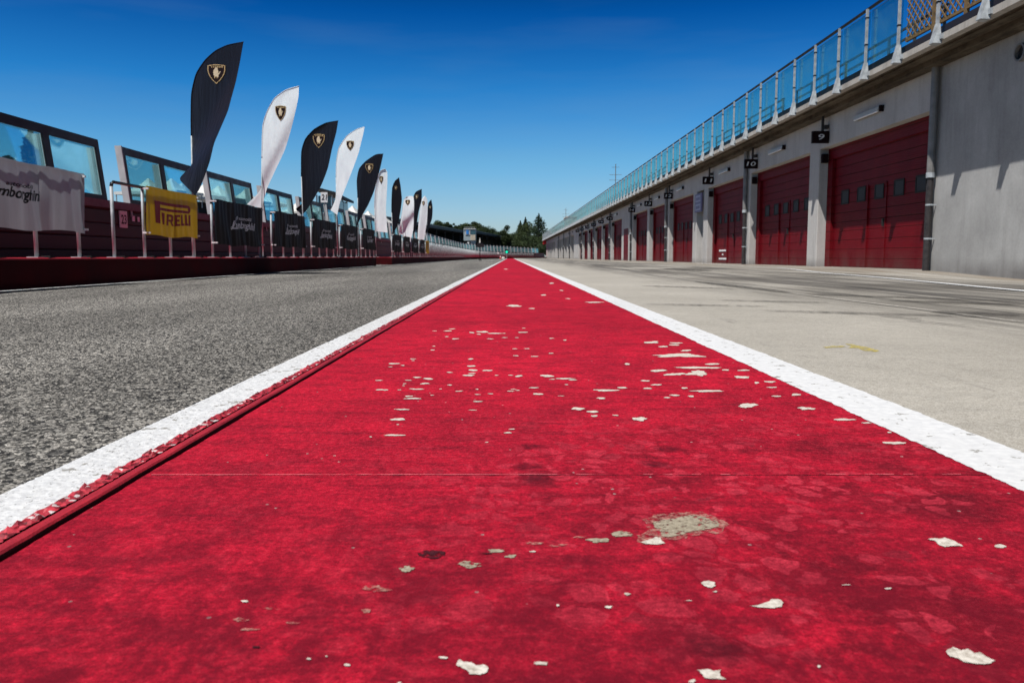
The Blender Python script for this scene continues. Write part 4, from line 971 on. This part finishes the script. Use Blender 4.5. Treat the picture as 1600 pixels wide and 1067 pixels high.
def flag(idx, col, y, Lp, Rp, em, label, slant=-.85, amp=.05, crease=None, pole=None, seed=0):
    rn = random.Random(40+seed); ph = rn.random()*6
    pole = pole if pole is not None else Lp[len(Lp)//2][0]
    x0 = at_depth(pole, 300, y).x
    def disp(px, py, s):
        X = (px-Lp[0][0]); Y = py-Lp[0][1]; sc_ = 1300/y/13
        q = (X*.93+Y*.12)/sc_/9.0
        d = amp*(.55*math.sin(q*1.0+ph)+.45*math.sin(q*1.9+ph*2+.006*Y/sc_)+.35*math.sin(q*3.3+ph*3)+.16*math.sin(q*6.1+ph*5+.01*Y/sc_))*min(1, s*4+.15)
        if crease:
            for (ax, ay, bx, by, dep, wd) in crease:
                L = math.hypot(bx-ax, by-ay); nx, ny = -(by-ay)/L, (bx-ax)/L
                dist = (px-ax)*nx+(py-ay)*ny
                d += dep*math.tanh(dist/wd)
        return d
    def S(px, py, s, off=0.0):
        d = disp(px, py, s)
        return at_depth(px, py, y-d-off, slant, x0)
    n, m = 70, 22
    A = resample(Lp, n); B = resample(Rp, n)
    t = tag(empty('feather_flag', (x0, y, KZ)), label, 'flag', 'feather flags along the pit wall')
    mm = MB(); V = []
    for i in range(n):
        for j in range(m+1):
            s = j/m; p = A[i].lerp(B[i], s); V.append(S(p.x, p.y, s))
    mm.faces(V, [(i*(m+1)+j, i*(m+1)+j+1, (i+1)*(m+1)+j+1, (i+1)*(m+1)+j) for i in range(n-1) for j in range(m)])
    mm.build('cloth', 'flag_'+col, t, True)
    # hem sleeve round the pole
    mm = MB(); k = next((i for i in range(n) if A[i].y > A[0].y+.62*(Lp[-1][1]-Lp[0][1])), n-1)
    P_ = [S(A[i].x, A[i].y, 0, -.002) for i in range(0, k)]
    mm.tube(P_, [.006+.008*min(1, i/len(P_)*1.6) for i in range(len(P_))], None, 8); mm.build('sleeve', 'flag_'+col, t, True)
    base = (x0+rn.uniform(-.02, .02), y+.02, KZ); mm = MB(); mm.tube([P_[-1], (base[0], base[1], KZ+.9), base], .014, None, 8); mm.build('pole', 'galvanised', t, True)
    mm = MB(); mm.box(base[0]-.12, base[0]+.12, base[1]-.12, base[1]+.12, KZ+.001, KZ+.016); mm.build('base_plate', 'galvanised', t)
    if em:
        ex, ey, hw, hh = em[:4]; hw *= .9; hh *= .9; tilt = em[4] if len(em) > 4 else 0
        g = 44 if hw > 8 else 26; mm = MB()
        for a in range(g):
            for b in range(g):
                u = -1+2*(a+.5)/g; v = -1+2*(b+.5)/g; c = shield_cell(u, v)
                if not c: continue
                pts = []
                for (da, db) in ((0, 0), (1, 0), (1, 1), (0, 1)):
                    uu = -1+2*(a+da)/g; vv = -1+2*(b+db)/g
                    pts.append(S(ex+uu*hw+vv*tilt, ey-vv*hh, .6, .012))
                mm.face(pts, {1: 'gold', 2: 'sign_black', 3: 'pale_gold'}[c])
        mm.build('shield_emblem', None, t)
flag(1, 'black', 13.1, [(380.5,66),(356,71),(337,80),(320.5,95),(307,116),(300,146),(299,185),(299.5,225),(300,256),(281,278),(285,286),(304,305)],
     [(380.5,66),(375,97),(368.6,128),(362,152),(356,174),(345,200),(334.5,225),(328,252),(319,278),(311,297),(304,306)], (338,115.5,16,17.5), 'largest nearest black feather flag with a gold shield and a folded tail',
     amp=.045, crease=[(362,150,296,262,-.26,11)], pole=301, seed=1)
flag(2, 'white', 16.8, [(467,135),(447,141),(429.4,154),(418,174),(411,197),(409.6,237),(408,294),(386,319.5)],
     [(467,135),(466,154),(457,194),(446,232),(432,262.6),(417,295.5),(409,326)], (438.2,176.5,9.6,13.8), 'nearest and tallest white feather flag, right of the largest black flag', amp=.03, crease=[(428,250,402,300,.05,8)], pole=409, seed=2)
flag(3, 'black', 19.9, [(528.5,189),(509,192.6),(491,202.5),(477.5,217.5),(471.5,237),(471,270),(471,300),(471.5,318),(462,327),(469,333)],
     [(528.5,189),(525.5,207),(518.6,234),(512,264),(501.5,291),(488,315),(478,330),(470,336)], (498,220,10.5,12.5), 'black feather flag with gold shield between the two tallest white flags', amp=.05, seed=3, pole=471.5)
flag(4, 'white', 23.9, [(569.6,198.6),(557,202.5),(542,213),(530,231),(526,252),(525,288),(524,312),(516.5,328.5)],
     [(569.6,198.6),(567.5,210),(560,240),(552.5,261),(542,288),(531.5,315),(527,336)], (547,227.5,7,9), 'second tall white feather flag, left of a grey post', amp=.035, seed=4, pole=525)
flag(5, 'black', 27.2, [(599,240.6),(587,242),(572,252),(561.5,264),(558,282),(559,312),(558,342),(557,352.5)],
     [(599,240.6),(596,255),(590,279),(584,300),(575,321),(563,342),(557.6,354)], (577,263,7,8.5), 'third black feather flag from the left, its tip overlapping a white flag', amp=.05, seed=5, pole=558.5)
flag(6, 'white', 30.8, [(602,264),(594.5,267),(590,279),(586,300),(585,330),(586,361.5)],
     [(602,264),(605,269),(605.3,283),(604.5,300),(603,330),(605.6,363.6)], (595.5,281,3.6,7), 'narrow round-topped white feather flag beside the third black flag', amp=.07, seed=6, pole=586, slant=-.4)
flag(7, 'black', 35.1, [(623.6,277.5),(617,283.5),(613,294),(612,318),(612,348),(612,367.5)],
     [(623.6,277.5),(626,291),(628,312),(625.4,333),(621.5,351),(614,367.5)], (618.5,294,2.4,3.4), 'slim dark feather flag standing alone at the kerb gap', amp=.06, seed=7, pole=612.5, slant=-.3)
flag(8, 'white', 37.8, [(636,307),(631.5,312),(630,320),(628,336),(624.5,354),(623.6,364)],
     [(636,307),(645.5,307),(647,318),(646.4,342),(645.5,360),(641.6,378)], (637,316.5,4.4,5), 'wide twisted white feather flag in the distant group', amp=.16, seed=8, pole=630, crease=[(646,335,624,360,.12,5)])
flag(9, 'black', 42.8, [(659,295.5),(650,300),(646,309),(646.4,336),(645.5,369)],
     [(659,295.5),(659,312),(654.5,330),(651.5,348),(646,371)], (651,308,2.8,4), 'black feather flag rising behind the twisted white flag', amp=.06, seed=9, pole=646)
flag(10, 'white', 45.1, [(664,306),(659,312),(656,330),(653.6,354),(652.4,375)],
     [(664,306),(668,314),(667.6,340),(665,360),(662.6,375.6)], (661.5,318,2.4,4.2), 'last white feather flag in the row', amp=.08, seed=10, pole=655, slant=-.3)
flag(11, 'black', 48.9, [(674,312),(669.5,318),(667.4,336),(666.5,362)],
     [(674,312),(676,324),(675,342),(667,364.5)], (672,324,1.7,2.5), 'farthest and smallest black feather flag', amp=.06, seed=11, pole=667)

# ================================================================ BEHIND THE PIT WALL
tents = [(232,279.5),(268,279.5),(284,287),(319,288),(341,291),(356,297),(383,297),(420.6,302.7),(464.6,316),(486,318),(508,318.5),(538,322),(550.5,322),(575,330),(598,336)]
mt = empty('marquee'); tc = MB(); n = 10; ring = []
for i in range(n+1):
    f = i/n; hgt = 1.05*(1-f)**2.2; w = .04+1.62*f
    ring.append([(sx*w, sy*w, 1.15+hgt+(.10 if False else 0)) for sx, sy in ((-1, -1), (0, -1), (1, -1), (1, 0), (1, 1), (0, 1), (-1, 1), (-1, 0))])
V = [p for r_ in ring for p in r_]; V += [(x, y_, .95) for x, y_, z in ring[-1]]
tc.faces(V, [(i*8+k, i*8+(k+1) % 8, (i+1)*8+(k+1) % 8, (i+1)*8+k) for i in range(n+1) for k in range(8)]); tc.build('canopy', 'tent_canvas', mt)
for sx in (-1.55, 1.55):
    for sy in (-1.55, 1.55): q3 = MB(); q3.tube([(sx, sy, 0), (sx, sy, 1.1)], .04, None, 6); q3.build('leg', 'galvanised', mt)
for i, (px, py) in enumerate(tents):
    d = 62+(px-232)/320*33; p = at_depth(px, py, d)
    t = mt if i == 0 else copy_tree(mt)
    t.location = (p.x, d, p.z-2.18); t.rotation_euler = (0, 0, R(-15))
    tag(t, '%s white peaked marquee from the left behind the pit wall screens' % ordinal(i+1), 'marquee', 'white peaked marquees')
t = tag(empty('terrace_block', (-25, 62, 0)), 'dark raised terrace carrying the white marquees', 'building')
mm = MB()
P0 = at_depth(215, 300, 61); P1 = at_depth(610, 340, 100)
dv = Vector((P1.x-P0.x, P1.y-P0.y, 0)).normalized(); nv = Vector((-dv.y, dv.x, 0))
def obox(mm, o, u0, u1, v0, v1, z0, z1, m=None, z0b=None, z1b=None):
    z0b = z0 if z0b is None else z0b; z1b = z1 if z1b is None else z1b
    C = [o+dv*u0+nv*v0, o+dv*u1+nv*v0, o+dv*u1+nv*v1, o+dv*u0+nv*v1]
    V = [(c.x, c.y, z) for c, z in zip(C, (z0, z0b, z0b, z0))]+[(c.x, c.y, z) for c, z in zip(C, (z1, z1b, z1b, z1))]
    mm.faces(V, [(0, 3, 2, 1), (4, 5, 6, 7), (0, 1, 5, 4), (1, 2, 6, 5), (2, 3, 7, 6), (3, 0, 4, 7)], m)
LT = (P1-P0).length
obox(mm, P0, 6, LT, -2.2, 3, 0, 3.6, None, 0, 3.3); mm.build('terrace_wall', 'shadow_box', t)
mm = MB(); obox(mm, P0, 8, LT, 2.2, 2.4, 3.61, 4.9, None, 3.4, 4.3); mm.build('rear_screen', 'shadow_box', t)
t = tag(empty('timing_booth', (-8.8, 41.5, 0)), 'tall glazed booth with a dark tilted roof behind the board reading 21', 'booth')
mm = MB(); mm.box(-9.2, -8.42, 40, 43.6, 0, 2.3); mm.build('booth_wall', 'gutter_grey', t)
for k in range(3):
    mm = MB(); mm.box(-8.44, -8.40, 40.1+k*1.2, 41.2+k*1.2, 2.36, 3.05); mm.build('window', 'booth_glass', t)
mm = MB(); mm.box(-9.1, -8.5, 39.98, 40.02, 2.36, 3.15); mm.build('window', 'booth_glass', t)
mm = MB()
for (x, y) in ((-9.18, 40.03), (-8.45, 40.03), (-8.45, 43.55), (-8.45, 41.25), (-8.45, 42.45)): mm.box(x-.03, x+.03, y-.03, y+.03, 2.3, 3.2)
mm.build('corner_post', 'white_metal', t)
mm = MB(); mm.faces([(-9.5, 39.6, 3.52), (-8.2, 39.6, 3.18), (-8.2, 44.2, 3.05), (-9.5, 44.2, 3.4), (-9.5, 39.6, 3.64), (-8.2, 39.6, 3.30), (-8.2, 44.2, 3.17), (-9.5, 44.2, 3.52)],
    [(0, 3, 2, 1), (4, 5, 6, 7), (0, 1, 5, 4), (1, 2, 6, 5), (2, 3, 7, 6), (3, 0, 4, 7)]); mm.build('booth_roof', 'roof_dark', t)

# control tower
t = tag(empty('control_tower', (-7.3, 150, 0)), 'small grey and beige control tower with a blue window above the distant pit wall', 'tower')
def px2(px, py, d): p = at_depth(px, py, d); return p.x, p.z
def pbox(mm, pxa, pxb, pya, pyb, d, dep, m=None):
    xa, za = px2(pxa, pyb, d); xb, zb = px2(pxb, pya, d); mm.box(xa, xb, d, d+dep, za, zb, m)
mm = MB(); pbox(mm, 724.5, 743, 358.5, 376, 150, 3, 'tower_grey'); mm.build('cabin', None, t)
mm = MB(); pbox(mm, 735, 742.8, 367, 375.5, 149.9, .09); mm.build('cladding', 'tower_beige', t)
mm = MB(); pbox(mm, 727, 734.6, 358.9, 367.2, 149.9, .09); f_ = mm.build('window', 'white_metal', t); mm = MB(); pbox(mm, 728.4, 732.4, 359.8, 366, 149.85, .04); mm.build('pane', 'blue_screen', f_)
mm = MB(); pbox(mm, 735.2, 742.5, 359.2, 366.2, 149.9, .08); mm.build('window', 'booth_glass', t)
mm = MB(); pbox(mm, 724.3, 743.3, 357.2, 358.5, 149.8, 3.4); mm.build('roof', 'white_metal', t)
mm = MB()
for k in range(7): pbox(mm, 726+k*2.6, 726.4+k*2.6, 354.8, 357.2, 150, .05)
pbox(mm, 726, 742, 354.8, 355.2, 150, .05); mm.build('roof_rail', 'galvanised', t)
xa, za = px2(735.4, 376, 150.2); xb, _ = px2(742.6, 376, 150.2)
mm = MB(); mm.box(xa, xb, 150.2, 152, 0, za); mm.build('shaft', 'tower_grey', t)
t = tag(empty('small_lamp_box', px2(731.8, 384, 149)[:1]+(149, 0)), 'small white box on a pole below the control tower', 'lamp')
mm = MB(); pbox(mm, 730.2, 733, 378.5, 382.5, 149, .2); mm.build('box', 'sign_white', t); x_ = px2(731.6, 380, 149)[0]
mm = MB(); mm.tube([(x_, 149.1, 0), (x_, 149.1, px2(731, 382.4, 149)[1])], .06, None, 6); mm.build('pole', 'galvanised', t)

# signal post, start light, bollard, cone
t = tag(empty('signal_post', (-2.3, 64, 0)), 'thin black post with a dark red crosspiece standing on the distant asphalt', 'post')
mm = MB(); mm.tube([(-2.3, 64, 0), (-2.3, 64, 1.25)], .03, None, 8); mm.build('pole', 'sign_black', t)
mm = MB(); mm.box(-2.62, -1.98, 63.96, 64.06, 1.0, 1.22); mm.box(-2.5, -2.1, 63.97, 64.05, 1.22, 1.34); mm.build('crosspiece', 'dark_frame', t)
mm = MB(); mm.tube([(-2.3, 64, 1.34), (-2.3, 64, 1.72)], [.07, .015], None, 8); mm.build('finial', 'white_box', t)
mm = MB(); mm.tube([(-2.3, 64, 0), (-2.3, 64, .05)], .12, None, 10); mm.build('foot', 'rubber_and_gap_shade', t)
x_, z_ = px2(791.8, 393.8, 140)
t = tag(empty('start_light', (x_, 140, 0)), 'green signal light on a thin stand at the end of the red strip', 'signal')
mm = MB(); mm.box(x_-.26, x_+.26, 140, 140.2, z_-.25, z_+.42); mm.build('housing', 'sign_black', t)
mm = MB(); mm.tube([(x_, 139.93, z_), (x_, 140.0, z_)], .21, None, 14); mm.build('lens', 'green_light', t)
mm = MB(); mm.tube([(x_, 140.1, 0), (x_, 140.1, z_-.2)], .035, None, 6); mm.build('stand', 'galvanised', t)
x_ = px2(788, 404, 150)[0]; mm = MB(); mm.tube([(x_, 130, 0), (x_, 130, .10), (x_, 130, .30)], [.30, .28, .24], None, 10); tag(mm.build('white_bollard', 'white_box'), 'low white block left of the far end of the red strip', 'bollard')
x_, z_ = px2(778.3, 395.6, 130); t = tag(empty('marker_disc', (x_, 130, 0)), 'small white disc on a stick near the green signal', 'marker')
mm = MB(); mm.tube([(x_, 129.98, z_), (x_, 130.02, z_)], .13, None, 12); mm.build('disc', 'sign_white', t); mm = MB(); mm.tube([(x_, 130, 0), (x_, 130, z_-.1)], .02, None, 6); mm.build('stick', 'galvanised', t)
x_ = px2(782, 400, 125)[0]; t = tag(empty('traffic_cone', (x_, 125, 0)), 'red and white traffic cone near the end of the red strip', 'cone')
mm = MB(); mm.tube([(x_, 125, .03), (x_, 125, .22)], [.14, .10], 'bright_red', 10); mm.tube([(x_, 125, .22), (x_, 125, .38)], [.10, .07], 'sign_white', 10); mm.tube([(x_, 125, .38), (x_, 125, .55)], [.07, .03], 'bright_red', 10); mm.build('body', None, t)
mm = MB(); mm.box(x_-.2, x_+.2, 124.8, 125.2, 0, .03); mm.build('base', 'bright_red', t)

# grandstands
def stand(A, B, zt, lab, depth=11):
    global dv, nv
    A = Vector((*A, 0)); B = Vector((*B, 0)); dv = (B-A).normalized(); nv = Vector((-dv.y, dv.x, 0)); L = (B-A).length
    t = tag(empty('grandstand', (A.x, A.y, 0)), lab, 'grandstand')
    mm = MB(); obox(mm, A, 0, L, -1.0, depth, zt-.7, zt); mm.build('roof', 'roof_dark', t)
    mm = MB(); obox(mm, A, 0, L, depth-.4, depth, 0, zt-.72); obox(mm, A, L-.3, L, 0, depth-.41, 0, zt-.72); mm.build('rear_wall', 'seat_shade', t)
    mm = MB()
    for k in range(9): obox(mm, A, 0, L-.31, 1+k, 2+k-.002, 0, 1.0+.42*k)
    mm.build('terrace_steps', 'seat_shade', t)
    for k in range(int(L//12)+1):
        mm = MB(); obox(mm, A, k*12+.2, k*12+.5, .3, .6, 0, zt-.71); mm.build('column', 'dark_frame', t)
    mm = MB(); obox(mm, A, 0, L, -1.05, -1.0, zt-.05, zt+.12); mm.build('fascia_edge', 'gutter_grey', t)
stand((-26.5, 165), (-15, 262), 8.3, 'dark covered grandstand left of the control tower')
stand((-12.4, 268), (3.5, 400), 8.6, 'dark covered grandstand right of the control tower')

# trees
def tree(name, px, ytop, wpx, d, kind, lab, group, seed, wide=False, zbase=0.0):
    rn = random.Random(seed); s = d/F; p = at_depth(px, ytop, d); H = p.z; Rw = wpx*s/2; x = p.x
    t = tag(empty(name, (x, d, 0)), lab, 'tree', group)
    mm = MB(); mm.tube([(x, d, 0), (x+rn.uniform(-.2, .2), d, H*.4), (x, d, H*.85)], [H*.028+.1, H*.02+.05, .04], None, 8)
    for k in range(5):
        a = rn.random()*6.28; z0 = H*rn.uniform(.3, .55); mm.tube([(x, d, z0), (x+Rw*.5*math.cos(a), d+Rw*.5*math.sin(a), z0+H*.2)], [H*.012+.04, .03], None, 6)
    mm.build('trunk', 'bark', t)
    mm = MB(); q = max(.30, min(.9, H*.028))
    def leaf(c, r):
        a = Vector((rn.gauss(0, 1), rn.gauss(0, 1), rn.gauss(0, 1))).normalized(); b = a.cross(Vector((rn.gauss(0, 1), rn.gauss(0, 1), rn.gauss(0, 1)))).normalized()
        mm.face([c-a*r-b*r*.5, c+b*r*.7, c+a*r-b*r*.2])
    if kind == 'conifer':
        tiers = 16
        for k in range(tiers):
            f = k/(tiers-1); z = H*(.10+.9*f); R0 = 1.3*Rw*(1-f)**.8*rn.uniform(.8, 1.25)+.12
            nb = 17 if k < tiers-2 else 7
            for b in range(nb):
                a = rn.random()*6.28; Lb = R0*rn.uniform(.65, 1.15)
                for _ in range(22):
                    u = rn.random()**.7; c = Vector((x+math.cos(a)*Lb*u, d+math.sin(a)*Lb*u, z-.10*Lb*u+rn.gauss(0, .018*H)))
                    leaf(c, q*rn.uniform(.35, .8))
        for _ in range(30): leaf(Vector((x+rn.gauss(0, .05*Rw), d, H*rn.uniform(.93, 1.0))), q*.45)
        mm.build('crown', 'conifer', t)
    else:
        blobs = []
        for k in range(20):
            a = rn.random()*6.28; rr = Rw*rn.uniform(.15, .68)
            z = H*rn.uniform(.25, .84) if not wide else H*rn.uniform(.72, .93)-Rw*.12
            blobs.append((Vector((x+math.cos(a)*rr, d+math.sin(a)*rr, z)), Rw*rn.uniform(.26, .46)))
        blobs.append((Vector((x, d, H-Rw*.30)), Rw*.30))
        for c, r in blobs:
            for _ in range(230):
                v = Vector((rn.gauss(0, 1), rn.gauss(0, 1), rn.gauss(0, 1))).normalized()*r*rn.uniform(.55, 1.08); v.z *= .75
                leaf(c+v, q*rn.uniform(.4, .9))
        mm.build('crown', 'leaf', t)
G = 'trees beyond the circuit'
TR = [('conifer_tree', 842, 336.5, 44, 300, 'conifer', 'tallest dark conifer left of the far end of the garage building', 1, 0),
      ('broadleaf_tree', 826, 345, 34, 310, 'leaf', 'rounded dark tree just left of the tallest conifer', 2, 0),
      ('conifer_tree', 813, 347, 22, 320, 'conifer', 'slim conifer between the rounded trees right of the grandstands', 3, 0),
      ('broadleaf_tree', 792.5, 350.5, 24, 330, 'leaf', 'olive round tree over the end of the right grandstand', 4, 0),
      ('broadleaf_tree', 804, 362, 26, 330, 'leaf', 'low tree filling the gap right of the olive round tree', 5, 0),
      ('broadleaf_tree', 817, 361, 30, 290, 'leaf', 'pale green lower tree in front of the slim conifer', 6, 0),
      ('broadleaf_tree', 856, 360, 26, 300, 'leaf', 'dark tree touching the end of the garage roof', 7, 0),
      ('broadleaf_tree', 832, 366, 30, 285, 'leaf', 'low bushy tree at the foot of the tallest conifer', 8, 0),
      ('broadleaf_tree', 846, 368, 26, 282, 'leaf', 'low bushy tree nearest the garage roof end', 18, 0),
      ('broadleaf_tree', 728, 347.5, 26, 440, 'leaf', 'round tree above the control tower roof', 9, 0),
      ('pine_tree', 741.5, 345, 26, 450, 'leaf', 'spreading pine just right of the control tower', 10, 1),
      ('broadleaf_tree', 757, 354, 28, 440, 'leaf', 'low tree crown above the right grandstand roof', 11, 0),
      ('broadleaf_tree', 770, 356.5, 20, 440, 'leaf', 'last low tree crown before the open sky gap', 12, 0),
      ('broadleaf_tree', 778, 361.5, 16, 450, 'leaf', 'small bush-like crown at the sky gap', 19, 0),
      ('broadleaf_tree', 683, 343, 26, 440, 'leaf', 'round tree right of the farthest black flag', 13, 0),
      ('broadleaf_tree', 699, 346.5, 13, 440, 'leaf', 'small round tree above the left grandstand roof', 14, 0),
      ('broadleaf_tree', 709, 349, 8, 440, 'leaf', 'narrow little tree above the left grandstand', 15, 0),
      ('broadleaf_tree', 717, 352, 12, 440, 'leaf', 'low tree just left of the control tower', 16, 0),
      ('broadleaf_tree', 668, 346, 16, 440, 'leaf', 'tree partly behind the farthest black flag', 17, 0)]
TR += [('broadleaf_tree', 835, 352, 30, 318, 'leaf', 'dark tree directly behind the tallest conifer', 70, 0), ('conifer_tree', 821, 342, 20, 325, 'conifer', 'second conifer, just left of the tallest one', 71, 0), ('broadleaf_tree', 850, 376, 34, 280, 'leaf', 'hedge-like low tree against the end of the garage building', 72, 0)]
TR += [('broadleaf_tree', px, yt, w, 455, 'leaf', lb, 60+k, 1) for k, (px, yt, w, lb) in enumerate((
    (690, 349, 30, 'second crown right of the farthest black flag'), (735, 351, 34, 'dark crown filling in behind the control tower'),
    (748, 353.5, 30, 'crown between the spreading pine and the low crowns'), (765, 358, 30, 'crown in the row over the right grandstand'),
    (704, 353, 30, 'low crown just over the left grandstand roof'), (722, 354, 26, 'low crown left of the control tower rail'),
    (784, 363, 30, 'low crown closing the sky gap left of the olive tree'), (798, 366, 30, 'low crown behind the olive tree')))]
TR = [(a, b, c, w*(1.35 if d > 400 else 1.25), d, k, l, s_, 1 if d > 400 else wd) for a, b, c, w, d, k, l, s_, wd in TR]
for nm, px, yt, w, d, kd, lb, sd_, wd_ in TR: tree(nm, px, yt, w, d, kd, lb, G, 100+sd_, bool(wd_))
tree('conifer_tree', 47, 209, 64, 62, 'conifer', 'dark conifer seen through the nearest glass screen', 'trees left of the track', 131)
tree('broadleaf_tree', 12, 243, 60, 70, 'leaf', 'round tree seen through the glass at the left edge', 'trees left of the track', 132)
